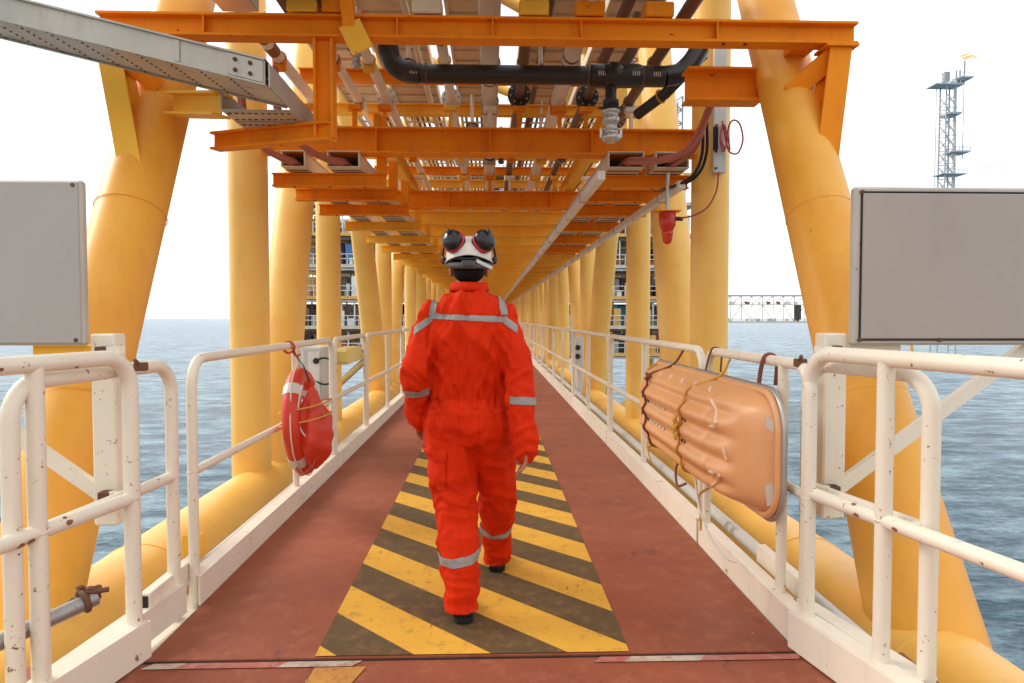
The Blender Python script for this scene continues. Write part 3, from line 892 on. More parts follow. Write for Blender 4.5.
def rail_panel(p0, p1, label, group=None, ztop=1.20, zmid=.65, r_=.025, posts=(.5,), sd=-1, toe=.14, name='guard_rail', mat='cream_rail', cat='handrail', toe_off=.035, zb=-.05, midr=None):
    t_ = thing(name, (p0[0], p0[1], 0), label, cat, group)
    MB().tube(hoop(p0, p1, zb, ztop), r_, 14).build('top_rail', mat, t_)
    a = Vector((p0[0], p0[1], 0)); b_ = Vector((p1[0], p1[1], 0)); d = b_ - a
    inn = Vector((-sd, 0, 0))
    MB().tube([a + Vector((0, 0, zmid)), b_ + Vector((0, 0, zmid))], (midr or r_ * .88), 12).build('mid_rail', mat, t_)
    for q in posts:
        c_ = a + d * q
        MB().tube([c_ + Vector((0, 0, zb)), c_ + Vector((0, 0, ztop))], r_ * .95, 12).build('post', mat, t_)
    if toe:
        o_ = inn * toe_off
        MB().bar(a + o_ + Vector((0, 0, toe / 2)) - d.normalized() * .03, b_ + o_ + Vector((0, 0, toe / 2)) + d.normalized() * .03, .010, toe).build('toe_board', 'cream_board', t_)
        MB().bar(a + o_ * .2 + Vector((0, 0, toe + .002)) - d.normalized() * .02, b_ + o_ * .2 + Vector((0, 0, toe + .002)) + d.normalized() * .02, .075, .008).build('toe_flange', 'cream_board', t_)
    # weld collars where the rails meet
    wb = MB()
    for c_ in [a, b_] + [a + d * q for q in posts]:
        wb.ring(c_ + Vector((0, 0, zmid)), (0, 0, 1), r_ + .0005, .0028, 12, 5)
    wb.build('weld_ring', mat, t_)['kind'] = 'stuff'
    return t_

RL, RRX = -1.452, 1.33
# near left: swung gate and the fixed hoop behind it
rail_panel((-1.455, 2.80), (-1.715, 1.45), 'white gate nearest the camera on the left, swung slightly outward with rust specks', sd=-1, ztop=1.245, zmid=.67, r_=.031, posts=(.33,), name='handrail_gate', cat='gate', toe=.15, toe_off=.042, zb=.02)
rail_panel((-1.485, 3.22), (-1.575, 2.28), 'white rail hoop standing just behind the near left gate', sd=-1, ztop=1.185, zmid=.66, r_=.029, posts=(), name='guard_rail', toe=.14)
rail_panel((RL, 3.36), (RL, 6.30), 'white handrail panel on the left with the red lifebuoy tied to it', sd=-1, posts=(.60,))
rail_panel((RL, 6.40), (RL, 7.98), 'short white handrail panel on the left in front of the yellow box and grey cabinet', sd=-1, posts=())
p3 = rail_panel((RL, 8.06), (RL, 11.30), 'first white handrail panel on the left beyond the grey cabinet', 'long row of handrail panels on the left', sd=-1)
for q in range(1, 16):
    c_ = copy_tree(p3, (0, 3.34 * q, 0))
    c_['label'] = ('%s white handrail panel on the left beyond the grey cabinet' % ('second', 'third', 'fourth', 'fifth')[q - 1]) if q < 5 else 'white handrail panel in the far end of the long left row'
# near right
rail_panel((1.335, 2.80), (1.66, 1.25), 'white gate nearest the camera on the right, swung slightly outward with chipped paint', sd=1, ztop=1.255, zmid=.67, r_=.031, posts=(.26,), name='handrail_gate', cat='gate', toe=.15, toe_off=.055, zb=.02)
rail_panel((1.40, 2.95), (1.525, 2.30), 'white rail hoop standing just behind the near right gate', sd=1, ztop=1.20, zmid=.66, r_=.030, posts=(), toe=.14)
rail_panel((RRX, 4.12), (RRX, 2.78), 'white handrail panel on the right behind the near end of the peach stretcher', sd=1, posts=(.80,))
rail_panel((RRX, 4.22), (RRX, 7.46), 'white handrail panel on the right behind the far end of the peach stretcher', sd=1)
p4 = rail_panel((RRX, 7.55), (RRX, 10.80), 'first white handrail panel on the right beyond the peach stretcher', 'long row of handrail panels on the right', sd=1)
for q in range(1, 16):
    c_ = copy_tree(p4, (0, 3.34 * q, 0))
    c_['label'] = ('%s white handrail panel on the right beyond the peach stretcher' % ('second', 'third', 'fourth', 'fifth')[q - 1]) if q < 5 else 'white handrail panel in the far end of the long right row'

# long service pipes just outside the toe boards
tag(MB().tube([(1.50, 2.4, .10), (1.50, 64, .10)], .035, 12).build('service_pipe', 'cabinet_grey', origin=(1.5, 2.4, .1)), 'slim grey pipe along the outside of the right toe boards', 'pipe')
tag(MB().tube([(-1.56, 3.5, .06), (-1.56, 64, .06)], .030, 12).build('service_pipe', 'cabinet_grey', origin=(-1.56, 3.5, .06)), 'slim grey pipe along the outside of the left toe boards', 'pipe')
# worn patches of rust at the gate joints, each laid on its tube
def rust_on(gate, a, b_, t_, r_, ang, size):
    a = Vector(a); b_ = Vector(b_); d = (b_ - a).normalized(); p = a.lerp(b_, t_)
    U = d.orthogonal().normalized(); W = d.cross(U)
    vs = []; fs = []
    nu_, nv_ = 9, 7
    for i in range(nu_):
        for j in range(nv_):
            u_ = (i / (nu_ - 1) - .5) * 2; v_ = (j / (nv_ - 1) - .5) * 2
            k = 1 + .35 * noise.noise(Vector((u_ * 2 + t_ * 50, v_ * 2, ang)))
            rr_ = math.sqrt(u_ * u_ + v_ * v_) or 1
            m_ = max(abs(u_), abs(v_)) / rr_
            an = ang + v_ * m_ * k * size * .7 / r_
            vs.append(p + d * (u_ * m_ * k * size) + (U * math.cos(an) + W * math.sin(an)) * (r_ + .0006))
    for i in range(nu_ - 1):
        for j in range(nv_ - 1):
            fs.append((i * nv_ + j, (i + 1) * nv_ + j, (i + 1) * nv_ + j + 1, i * nv_ + j + 1))
    MB().add(vs, fs, True).build('rust_patch', 'rust_brown', gate)
gates = [o for o in COL.objects if o.name.startswith('handrail_gate') and o.parent is None]
for g in gates:
    if g.location.x < 0: a, b_, zm, zt2, fr = (-1.455, 2.80), (-1.715, 1.45), .67, 1.245, .33
    else: a, b_, zm, zt2, fr = (1.335, 2.80), (1.66, 1.25), .67, 1.255, .26
    rr3 = random.Random(4 if g.location.x < 0 else 9)
    for q in range(6):
        t_ = rr3.choice([fr - .06, fr + .05, fr - .03, .03, .10, .18])
        rust_on(g, (a[0], a[1], zm), (b_[0], b_[1], zm), t_ + rr3.uniform(-.02, .02), .0273, rr3.uniform(0, 6.28), rr3.uniform(.006, .016))
    for q in range(3):
        rust_on(g, (a[0], a[1], zt2), (b_[0], b_[1], zt2), rr3.uniform(.12, .5), .031, rr3.uniform(0, 6.28), rr3.uniform(.006, .014))
# clamps between gate and fixed hoop
for (x, y, z, lb) in ((-1.44, 2.86, 1.20, 'rusty clip joining the left gate to the hoop behind it'), (1.32, 2.86, 1.21, 'rusty clip joining the right gate to the hoop behind it')):
    c_ = MB().box((x, y, z), (.05, .03, .035), None, .004).tube([(x, y, z), (x - .01, y - .03, z + .03)], .008, 8)
    tag(c_.build('rusty_clip', 'rusty', origin=(x, y, z)), lb, 'clip')
for (x, y, z, lb) in ((-1.50, 3.02, .11, 'small cream bracket with a dark end outside the left toe board'), (1.42, 3.05, .12, 'small dark bracket outside the right toe board')):
    c_ = thing('edge_bracket', (x, y, z), lb, 'bracket')
    MB().box((x, y + .2, z + .05), (.05, .5, .09), None, .004).build('bracket_body', 'cream_board', c_)
    MB().box((x, y - .055, z + .05), (.035, .006, .07)).build('bracket_mouth', 'dark_gap', c_)
tag(MB().box((-1.62, 3.75, .16), (.10, .06, .12), None, .004).build('lug_plate', 'yellow_and_far_glow', origin=(-1.62, 3.75, .1)), 'small yellow lug outside the first left toe board', 'lug')

# scaffold pole across the left gate
sp = thing('scaffold_pole', (-1.50, 2.50, .38), 'weathered grey scaffold pole clamped across the near left gate', 'pole')
MB().tube([(-1.445, 2.52, .375), (-2.05, 1.80, .20)], .028, 16).build('pole_tube', 'scaffold_steel', sp)
MB().ring((-1.47, 2.49, .372), (-.6, -.75, -.2), .033, .011, 16, 6).build('clamp_ring', 'rusty', sp)
cl = MB()
for q in range(16):
    cl.ell((-1.47 + random.uniform(-.035, .035), 2.50 + random.uniform(-.025, .025), .395 + random.uniform(-.02, .02)), (random.uniform(.010, .02), .012, random.uniform(.008, .018)), None, 7, 5)
cl.tube([(-1.47, 2.50, .40), (-1.40, 2.52, .405)], .010, 8)
cl.build('clamp_bolt', 'rusty', sp)

# ------------------------------------------------------------------ sign boards (backs)
def sign(sd, label, mat):
    xp = -1.718 if sd < 0 else 1.588
    t_ = thing('sign_board', (xp, 3.1, .45), label, 'sign')
    x0 = xp + sd * .052; x1 = x0 + sd * 1.15
    z0, z1 = (1.277, 1.99) if sd > 0 else (1.28, 1.998)
    yb_ = 3.06
    MB().box(((x0 + x1) / 2, yb_, (z0 + z1) / 2), (abs(x1 - x0), .045, z1 - z0), None, .010).build('board', 'sign_edge', t_)
    MB().box(((x0 + x1) / 2, yb_ - .026, (z0 + z1) / 2), (abs(x1 - x0) - (.07 if sd > 0 else .02), .012, z1 - z0 - (.06 if sd > 0 else .02)), None, .003).build('panel', mat, t_)
    for zz in (z0 + .024, z1 - .024):
        if sd < 0: break
        MB().tube([(x0 + sd * .03, yb_ - .026, zz), (x1, yb_ - .026, zz)], .0035, 6).build('seal_strip', 'dark_gap', t_)
    if sd > 0: MB().tube([(x0 + sd * .03, yb_ - .026, z0 + .024), (x0 + sd * .03, yb_ - .026, z1 - .024)], .0035, 6).build('seal_strip', 'dark_gap', t_)
    for xx, zz in ((x0 + sd * .03, z0 + .024), (x0 + sd * .03, z1 - .024), (x0 + sd * .40, z0 + .024)):
        MB().disc((xx, yb_ - .030, zz), (0, 1, 0), .009, .010, 10).build('screw', 'rusty', t_)
    # square post, outrigger and diagonal
    MB().box((xp, 3.13, .90), (.105, .10, .86), None, .008).build('post', 'cream_rail', t_)
    MB().box((xp + sd * .16, 3.13, 1.255), (.30, .08, .05), None, .004).build('outrigger', 'yellow_and_far_glow' if sd < 0 else 'cream_rail', t_)
    MB().bar((xp + sd * .03, 3.12, .60), (xp + sd * .95, 3.12, 1.28), .035, .06).build('diagonal', 'cream_rail', t_)
    for zz in (.60, 1.24):
        MB().box((xp - sd * .02, 3.05, zz), (.05, .05, .07), None, .004).build('u_bolt', 'rusty', t_)
        MB().bar((xp - sd * .12, 3.02, zz + .02), (xp, 3.06, zz + .02), .03, .03).build('clamp_arm', 'cream_rail', t_)
    return t_
sign(-1, 'blank cool grey sign board back on a white post at the left edge', 'sign_back_cool')
sign(1, 'blank warm grey sign board back on a white post at the right edge', 'sign_back')

# ================================================================== LIFEBUOY (left rail)
lb = thing('lifebuoy', (-1.33, 4.86, .42), 'faded red lifebuoy with grey reflective bands hanging on the left handrail', 'lifebuoy')
cB = Vector((-1.335, 4.90, .665)); axB = Vector((1, .02, 0.07)).normalized()
UB = Vector((0, 0, 1)); UB = (UB - axB * UB.dot(axB)).normalized(); VB = axB.cross(UB)
def bpnt(a, k=1.0, off=0.0): return cB + (UB * math.cos(a) * 1.06 + VB * math.sin(a)) * .30 * k + axB * off
MB().tube([bpnt(2 * math.pi * i / 40) for i in range(40)], .062, 16, closed=True).build('ring', 'buoy_red', lb)
for q in range(4):
    a0 = math.pi / 4 + q * math.pi / 2
    MB().tube([bpnt(a0 - .12 + .24 * i / 6) for i in range(7)], .0655, 16).build('reflective_band', 'buoy_tape', lb)
pts = []
for q in range(32):
    a = 2 * math.pi * q / 32
    pts.append(bpnt(a, 1.23 + .05 * math.sin(4 * a), .01))
MB().tube(pts, .005, 6, closed=True).build('grab_line', 'rope_white', lb)
# plump red bag beside it
bg_ = MB()
vs = []; fs = []
nr, ns = 28, 32
for i in range(nr + 1):
    t_ = i / nr
    zc = .93 - .57 * t_
    prof = .014 + .125 * math.sin(math.pi * min(1, t_ ** 1.35 * 1.02)) ** .75 if t_ < .98 else .012
    cx_ = -1.225 + .02 * t_
    for k in range(ns):
        a = 2 * math.pi * k / ns
        rr = prof * (1 + .14 * math.sin(5 * a + 4 * t_) * math.sin(math.pi * t_) + .09 * math.sin(9 * a - 9 * t_) * t_ + .26 * noise.noise(Vector((math.cos(a) * 2.4, math.sin(a) * 2.4, t_ * 7))))
        vs.append((cx_ + rr * math.cos(a) * .92, 4.72 + rr * math.sin(a) * 1.05, zc))
for i in range(nr):
    for k in range(ns):
        l = (k + 1) % ns
        fs.append((i * ns + k, (i + 1) * ns + k, (i + 1) * ns + l, i * ns + l))
bg_.add(vs, fs, True)
bagt = thing('throw_bag', (-1.24, 4.72, .41), 'crumpled red bag tied in front of the lifebuoy on the left rail', 'bag')
bg_.build('bag_body', 'buoy_red', bagt)
MB().tube(smoothpath([(-1.24, 4.72, .96), (-1.30, 4.80, 1.06), (-1.36, 4.9, 1.10), (-1.44, 5.0, 1.19)], 6), .006, 6).build('cord', 'black_cable', bagt)
MB().tube(smoothpath([(-1.20, 4.66, .50), (-1.19, 4.63, .42), (-1.23, 4.60, .37), (-1.27, 4.62, .34), (-1.31, 4.65, .37), (-1.33, 4.68, .44)], 6), .007, 6).build('drawstring', 'rope_red', bagt)
MB().tube(smoothpath([(-1.26, 4.62, .95), (-1.285, 4.60, .80), (-1.27, 4.595, .66), (-1.22, 4.59, .60), (-1.20, 4.60, .62)], 6), .007, 6).build('cord_loop', 'rope_white', bagt)
for z_, lbs in ((.78, 'upper yellow line tied round the lifebuoy and bag'), (.69, 'lower yellow line tied round the lifebuoy and bag')):
    pts = [(-1.43, 4.66, z_ - .02), (-1.40, 4.60, z_ - .02), (-1.32, 4.585, z_), (-1.18, 4.60, z_ + .03), (-1.11, 4.70, z_ + .05), (-1.12, 4.84, z_ + .05), (-1.24, 5.0, z_ + .02), (-1.46, 5.02, z_)]
    cable('lashing', pts, .006, 'rope_yellow', lbs, 'rope')
tag(MB().ring((-1.452, 4.98, 1.19), (.1, 1, .15), .042, .006, 20, 6).ring((-1.45, 4.96, 1.185), (.3, 1, -.2), .040, .006, 20, 6).tube(smoothpath([(-1.42, 4.95, 1.16), (-1.39, 4.93, 1.13), (-1.36, 4.94, 1.14)], 5), .008, 6).build('rope_loop', 'rope_red', origin=(-1.45, 4.98, 1.15)), 'red rope loop knotted over the left top rail above the lifebuoy', 'rope')

# grey cabinet, gauge wheel and yellow box behind the short left panel
cb = thing('cabinet', (-1.78, 6.9, .5), 'pale grey cabinet with a round dial outside the short left rail panel', 'cabinet')
MB().box((-1.76, 7.05, .80), (.22, .60, .62), None, .015).build('cabinet_body', 'cabinet_grey', cb)
MB().box((-1.75, 6.742, .80), (.16, .012, .54), None, .004).build('cabinet_door', 'white_paint', cb)
MB().ring((-1.62, 6.72, .88), (.3, 1, 0), .13, .010, 28, 6).build('dial_ring', 'pipe_black', cb)
MB().disc((-1.70, 6.728, .98), (0, 1, 0), .03, .02, 12).build('knob', 'pipe_black', cb)
MB().box((-1.80, 7.05, .22), (.10, .12, .62), None, .01).build('stand', 'cabinet_grey', cb)
tag(MB().box((-1.62, 7.72, .985), (.22, .75, .17), None, .03).build('yellow_box', 'yellow_plastic', origin=(-1.62, 7.72, .9)), 'pale yellow plastic box lying along the short left rail panel', 'box')
tag(MB().tube([(-1.60, 5.95, -.1), (-1.60, 5.95, 1.12)], .025, 12).build('pipe_stub', 'cabinet_grey', origin=(-1.6, 5.95, 0)), 'grey upright pipe outside the left rail just before the cabinet', 'pipe')
eq = thing('valve_box', (1.75, 12.6, .4), 'pale grey instrument box with two dark dials outside the right rail', 'box')
MB().box((1.62, 12.6, .78), (.18, .40, .55), None, .01).build('box_body', 'cabinet_grey', eq)
for dz in (.70, .86):
    MB().disc((1.60, 12.39, dz), (0, 1, 0), .05, .02, 14).build('dial', 'pipe_black', eq)
MB().box((1.66, 12.6, .25), (.1, .12, .52)).build('stand', 'cabinet_grey', eq)

# ================================================================== STRETCHER (right rail)
sy0, sy1, sz0, sz1 = 2.90, 5.15, .50, 1.07
yc, zc = (sy0 + sy1) / 2, (sz0 + sz1) / 2
hl, hh = (sy1 - sy0) / 2, (sz1 - sz0) / 2
strt = thing('rescue_stretcher', (1.27, yc, sz0), 'peach orange ribbed plastic rescue stretcher lashed to the right handrail', 'stretcher')
vs = []; fs = []
nu, nv = 150, 72
def sgnpow(v, p): return math.copysign(abs(v) ** p, v)
for i in range(nu + 1):
    uu = -1 + 2 * i / nu
    for j in range(nv + 1):
        vv = -1 + 2 * j / nv
        # map the square to a rounded rectangle
        a = uu * math.sqrt(max(0, 1 - .16 * vv ** 6 * 1)); b_ = vv * math.sqrt(max(0, 1 - .22 * uu ** 22))
        e = max(0.0, 1 - abs(uu) ** 5.5) ** .75 * max(0.0, 1 - abs(vv) ** 4.5) ** .55
        flat = max(0, min(1, (1 - abs(uu) / .86) * 8)) * max(0, min(1, (1 - abs(vv)) * 6))
        rib = (0.5 + 0.5 * math.cos(vv * math.pi * 5.0)) ** .8
        endr = math.exp(-((abs(uu) - .76) / .05) ** 2) * 0
        d = .235 * e + flat * (rib * .028 - .012)
        # transverse pinch where the ends begin
        d -= .010 * math.exp(-((uu + .62) / .02) ** 2) * (abs(vv) < .9)
        x_ = 1.285 - d
        vs.append((x_, yc + a * hl, zc + b_ * hh))
for i in range(nu):
    for j in range(nv):
        q = i * (nv + 1) + j
        fs.append((q, q + 1, q + nv + 2, q + nv + 1))
MB().add(vs, fs, True).build('shell', 'stretcher_shell', strt)
# back plate so that the shell is closed
MB().box((1.283, yc, zc), (.012, hl * 1.92, hh * 1.86), None, .005).build('back', 'stretcher_shell', strt)
# tubular rim
def rrect(x_, hl_, hh_, rc, n=8):
    out = []
    for (cy_, cz_, a0) in ((hl_ - rc, hh_ - rc, 0), (-hl_ + rc, hh_ - rc, 90), (-hl_ + rc, -hh_ + rc, 180), (hl_ - rc, -hh_ + rc, 270)):
        for k in range(n + 1):
            a = R(a0 + 90 * k / n)
            out.append((x_, yc + cy_ + rc * math.cos(a), zc + cz_ + rc * math.sin(a)))
    return out
MB().tube(rrect(1.265, hl + .02, hh + .012, .17), .013, 10, closed=True).build('rim_tube', 'steel', strt)
MB().tube(rrect(1.248, hl + .003, hh - .004, .17), .017, 10, closed=True).build('rim_lip', 'stretcher_shell', strt)
def shell_x(y, z):
    uu = (y - yc) / hl; vv = (z - zc) / hh
    e = max(0.0, 1 - abs(uu) ** 5.5) ** .75 * max(0.0, 1 - abs(vv) ** 4.5) ** .55
    flat = max(0, min(1, (1 - abs(uu) / .86) * 8)) * max(0, min(1, (1 - abs(vv)) * 6))
    rib = (0.5 + 0.5 * math.cos(vv * math.pi * 5.0)) ** .8
    return 1.285 - (.235 * e + flat * (rib * .028 - .012))
def hand(y0, z0, y1, z1, r_=.011, mat='slot_highlight', name='hand_slot'):
    n = 8
    pts = []
    for k in range(n + 1):
        y = y0 + (y1 - y0) * k / n; z = z0 + (z1 - z0) * k / n
        pts.append((shell_x(y, z) - .002, y, z))
    MB().tube(pts, r_, 8, flat=.6).build(name, mat, strt)
for (a, b_, c_, d) in ((3.30, 1.00, 3.18, .90), (3.28, .58, 3.16, .66), (3.13, .80, 3.13, .74)):
    hand(a, b_, c_, d, .010)
for y in (3.50, 3.75, 4.0, 4.25, 4.5):
    hand(y, zc + hh * .90, y - .10, zc + hh * .84, .009)
    hand(y, zc - hh * .88, y - .10, zc - hh * .86, .009)
for (y, z) in ((3.24, .88), (3.24, .66)):
    hand(y, z, y - .035, z, .012, 'slot_pale')
def patch(cy_, cz_, sy_, sz_, tri=0):
    pts = [(cy_ - sy_, cz_ - sz_), (cy_ + sy_, cz_ - sz_ * (1 - tri)), (cy_ + sy_, cz_ + sz_), (cy_ - sy_, cz_ + sz_ * (1 - tri))]
    vs_ = []
    for (y, z) in pts: vs_.append((shell_x(y, z) - .004, y, z))
    MB().add(vs_, [(0, 1, 2, 3)]).build('cut_out', 'slot_pale', strt)
patch(2.935, .935, .012, .036, .6)
patch(2.935, .625, .012, .036, -.6)
# worn printed labels between the ribs (illegible marks) and rivets
for zz in (.845, .725):
    for y in (4.12, 4.20, 4.28, 4.36, 4.44, 4.52, 4.60):
        MB().add([(shell_x(y + dy, zz + dz) - .004, y + dy, zz + dz) for dy, dz in ((-.026, -.009), (.026, -.009), (.026, .009), (-.026, .009))], [(0, 1, 2, 3)]).build('worn_print', 'slot_pale' if y < 4.5 else 'platform_dark', strt)
for zz in (.845, .725):
    for y in (3.66, 3.72, 4.78, 4.83):
        MB().disc((shell_x(y, zz) - .003, y, zz), (1, 0, 0), .008, .008, 8).build('rivet', 'platform_dark', strt)
# lashings over the shell
def over(y, dy, name_pts=None, z0=.47, z1=1.10):
    pts = []
    for k in range(17):
        z = z1 - (z1 - z0) * k / 16
        yy_ = y + dy * k / 16 + .004 * math.sin(k * .9)
        vv = max(-.999, min(.999, (z - zc) / hh))
        pts.append((min(1.27, shell_x(yy_, zc + vv * hh) - .010), yy_, z))
    return pts
cable('lashing', [(1.34, 4.66, 1.19)] + over(4.60, -.10) + [(1.22, 4.42, .40), (1.20, 4.30, .33), (1.23, 4.22, .36)], .008, 'strap_brown', 'brown strap tied round the middle of the stretcher', 'rope')
cable('lashing', [(1.33, 3.74, 1.17)] + over(3.66, .10) + [(1.16, 3.72, .42), (1.15, 3.66, .34), (1.15, 3.66, .24)], .007, 'rope_yellow', 'yellow line tied round the near third of the stretcher with a loose tail', 'rope')
cable('lashing', over(5.02, 0.0) + [(1.17, 4.98, .44), (1.16, 4.86, .36)], .007, 'rope_yellow', 'yellow line tied round the far end of the stretcher', 'rope')
cable('loose_line', [(1.13, 3.70, .52), (1.12, 3.60, .40), (1.14, 3.50, .28), (1.19, 3.40, .19), (1.24, 3.36, .17)], .006, 'pipe_grey', 'grey line hanging from the stretcher down to the toe board', 'rope')
pts = []
for q in range(60):
    a = q * .9
    pts.append((shell_x(3.70, .80) - .018 + .008 * math.sin(a * 1.3), 3.71 + .018 * math.cos(a), .86 - .13 * q / 60 + .01 * math.sin(a)))
cable('rope_knot', pts, .006, 'rope_yellow', 'knotted coil of yellow rope on the near part of the stretcher', 'rope', n=2)
kn = MB()
for q in range(9):
    kn.ell((shell_x(4.58, 1.0) - .02 + random.uniform(-.01, .01), 4.56 + random.uniform(-.03, .03), 1.01 + random.uniform(-.02, .02)), (.012, .018, .012), None, 8, 5)
tag(kn.build('strap_knot', 'strap_brown', origin=(1.1, 4.56, 1.0)), 'brown knot on the upper edge of the stretcher', 'knot')
# wires holding the stretcher on the top rail
for (y, z1, mname, lbs) in ((3.98, 1.09, 'strap_brown', 'rusty strap hooking the stretcher onto the top rail near the hoop gap'), (3.20, 1.02, 'strap_brown', 'rusty strap hooking the near end of the stretcher onto the top rail')):
    cable('rail_strap', [(1.27, y, z1), (1.29, y, 1.17), (1.31, y, 1.22), (1.345, y, 1.222), (1.365, y, 1.19), (1.36, y, 1.08)], .011 if y < 3.5 else .006, mname, lbs, 'strap')

# ================================================================== PERSON
def remesh(mb_, voxel, smooth_it=4, name='tmp'):
    me = bpy.data.meshes.new(name)
    me.from_pydata([tuple(p) for p in mb_.v], [], mb_.f)
    me.update()
    o = bpy.data.objects.new(name, me)
    COL.objects.link(o)
    md = o.modifiers.new('r', 'REMESH'); md.mode = 'VOXEL'; md.voxel_size = voxel
    ms = o.modifiers.new('s', 'SMOOTH'); ms.factor = .5; ms.iterations = smooth_it
    dg = bpy.context.evaluated_depsgraph_get()
    out = bpy.data.meshes.new_from_object(o.evaluated_get(dg))
    bpy.data.objects.remove(o); bpy.data.meshes.remove(me)
    return out

def tube_e(mb_, secs, seg=24):
    """closed loft; secs = (x,y,z,rx,ry[,tiltdir]); sections horizontal ellipses (torso)"""
    vs = []; fs = []
    for (x, y, z, rx, ry) in secs:
        for k in range(seg):
            a = 2 * math.pi * k / seg
            ca, sa = math.cos(a), math.sin(a)
            vs.append((x + rx * sgnpow(ca, .85), y + ry * sgnpow(sa, .85), z))
    n = len(secs)
    for i in range(n - 1):
        for k in range(seg):
            l = (k + 1) % seg
            fs.append((i * seg + k, i * seg + l, (i + 1) * seg + l, (i + 1) * seg + k))
    fs.append(tuple(range(seg))[::-1]); fs.append(tuple((n - 1) * seg + k for k in range(seg)))
    mb_.add(vs, fs, True)

per = thing('person', (-.05, 3.3, 0), 'person in red coverall and white helmet walking away along the striped lane', 'person')
PX = -.098
# ---- key joints
shL, elL, wrL = Vector((-.272, 3.20, 1.43)), Vector((-.342, 3.14, 1.15)), Vector((-.345, 3.30, .945))
shR, elR, wrR = Vector((.060, 3.20, 1.43)), Vector((.130, 3.13, 1.14)), Vector((.158, 3.07, .865))
hpL, knL, anL = Vector((-.185, 3.27, .90)), Vector((-.165, 3.24, .50)), Vector((-.128, 3.10, .10))
hpR, knR, anR = Vector((-.015, 3.27, .90)), Vector((.035, 3.46, .50)), Vector((.040, 3.74, .13))

# ---- body (skin): one continuous surface
bd = MB()
def limb(mb_, pts, rad, n=6, seg=20):
    P = smoothpath(pts, n)
    rr = []
    for i in range(len(P)):
        q = i / n; a = min(int(q), len(rad) - 2); f_ = q - a
        rr.append(rad[a] * (1 - f_) + rad[a + 1] * f_)
    mb_.tube(P, rr, seg)
    mb_.ell(P[0], (rr[0],) * 3, None, 14, 8); mb_.ell(P[-1], (rr[-1],) * 3, None, 14, 8)
tube_e(bd, [(PX, 3.27, .86, .11, .08), (PX, 3.27, .92, .150, .095), (PX, 3.26, 1.0, .130, .08), (PX, 3.25, 1.15, .135, .085), (PX, 3.23, 1.30, .150, .090), (PX, 3.215, 1.38, .140, .07), (PX, 3.21, 1.43, .10, .055), (PX, 3.21, 1.50, .07, .06)])
limb(bd, [(PX, 3.21, 1.45), (PX, 3.215, 1.53), (PX, 3.225, 1.60)], [.066, .058, .058])
limb(bd, [shL + Vector((.02, 0, -.03)), (shL + elL) / 2, elL, (elL + wrL) / 2, wrL], [.040, .038, .034, .032, .026])
limb(bd, [shR + Vector((-.02, 0, -.03)), (shR + elR) / 2, elR, (elR + wrR) / 2, wrR], [.040, .038, .034, .032, .026])
limb(bd, [hpL, (hpL + knL) / 2, knL, knL * .6 + anL * .4, anL], [.078, .066, .048, .048, .036])
limb(bd, [hpR, (hpR + knR) / 2, knR, knR * .6 + anR * .4, anR], [.078, .066, .048, .048, .036])
# head
hc_ = Vector((PX, 3.235, 1.665))
bd.ell(hc_, (.076, .094, .105), None, 28, 20)
bd.ell(hc_ + Vector((0, .030, -.055)), (.056, .062, .062), None, 20, 14)     # jaw
bd.ell(hc_ + Vector((0, .076, -.098)), (.022, .018, .018), None, 12, 8)      # chin
bd.tube([hc_ + Vector((0, .088, .005)), hc_ + Vector((0, .105, -.025)), hc_ + Vector((0, .113, -.040))], [.008, .012, .015], 10)   # nose
bd.ell(hc_ + Vector((0, .088, .022)), (.052, .016, .010), None, 16, 8)       # brow
for z_ in (-.064, -.074):
    bd.ell(hc_ + Vector((0, .092, z_)), (.024, .009, .006), None, 14, 8)     # lips
for sg in (-1, 1):
    bd.ell(hc_ + Vector((sg * .082, -.004, -.042)), (.012, .020, .033), Matrix.Rotation(R(sg * 18), 3, 'Z'), 14, 10)
    bd.ell(hc_ + Vector((sg * .045, .062, -.022)), (.022, .020, .018), None, 12, 8)
# hands
def hand_geo(wr, d, side, palm_n, curl):
    """wr wrist, d finger direction, side = direction of the thumb, palm_n = palm normal (fingers curl to it)"""
    d = d.normalized(); side = (side - d * side.dot(d)).normalized(); pn = d.cross(side)
    if pn.dot(palm_n) < 0: pn = -pn
    M = Matrix((side, d, pn)).transposed()
    bd.ell(wr + d * .050, (.040, .052, .016), M, 18, 12)
    bd.ell(wr + d * .015, (.030, .035, .018), M, 16, 10)
    for q, (off, ln) in enumerate(((.029, .072), (.010, .080), (-.010, .074), (-.029, .058))):
        p = wr + d * .088 + side * off
        dd = d.copy(); pts = [p - d * .02, p]
        for s_ in range(3):
            ang = curl[q] * (.6, 1.0, .7)[s_]
            dd = (dd * math.cos(ang) + pn * math.sin(ang)).normalized()
            p = p + dd * ln * (.45, .32, .23)[s_]
            pts.append(p)
        bd.tube(pts, [.0095, .0095, .009, .008, .0065], 10)
        bd.ell(pts[-1], (.0065,) * 3, None, 8, 6)
    p = wr + d * .025 + side * .028
    pts = [p, p + side * .022 + d * .020 + pn * .008, p + side * .030 + d * .045 + pn * .018, p + side * .026 + d * .066 + pn * .026]
    bd.tube(pts, [.013, .0115, .010, .008], 10); bd.ell(pts[-1], (.008,) * 3, None, 8, 6)
hand_geo(wrL + Vector((-.002, .012, -.02)), Vector((.06, .45, -.85)), Vector((.35, .8, .4)), Vector((1, 0, 0)), (.7, .75, .8, .85))
hand_geo(wrR + Vector((.0, -.004, -.02)), Vector((-.03, -.05, -1)), Vector((-.2, 1, 0)), Vector((-1, .3, 0)), (.30, .38, .45, .50))
me = remesh(bd, .0052, 3, 'person_body')
me.materials.append(MAT['skin'])
for p in me.polygons: p.use_smooth = True
body = bpy.data.objects.new('body', me); COL.objects.link(body); body.parent = per
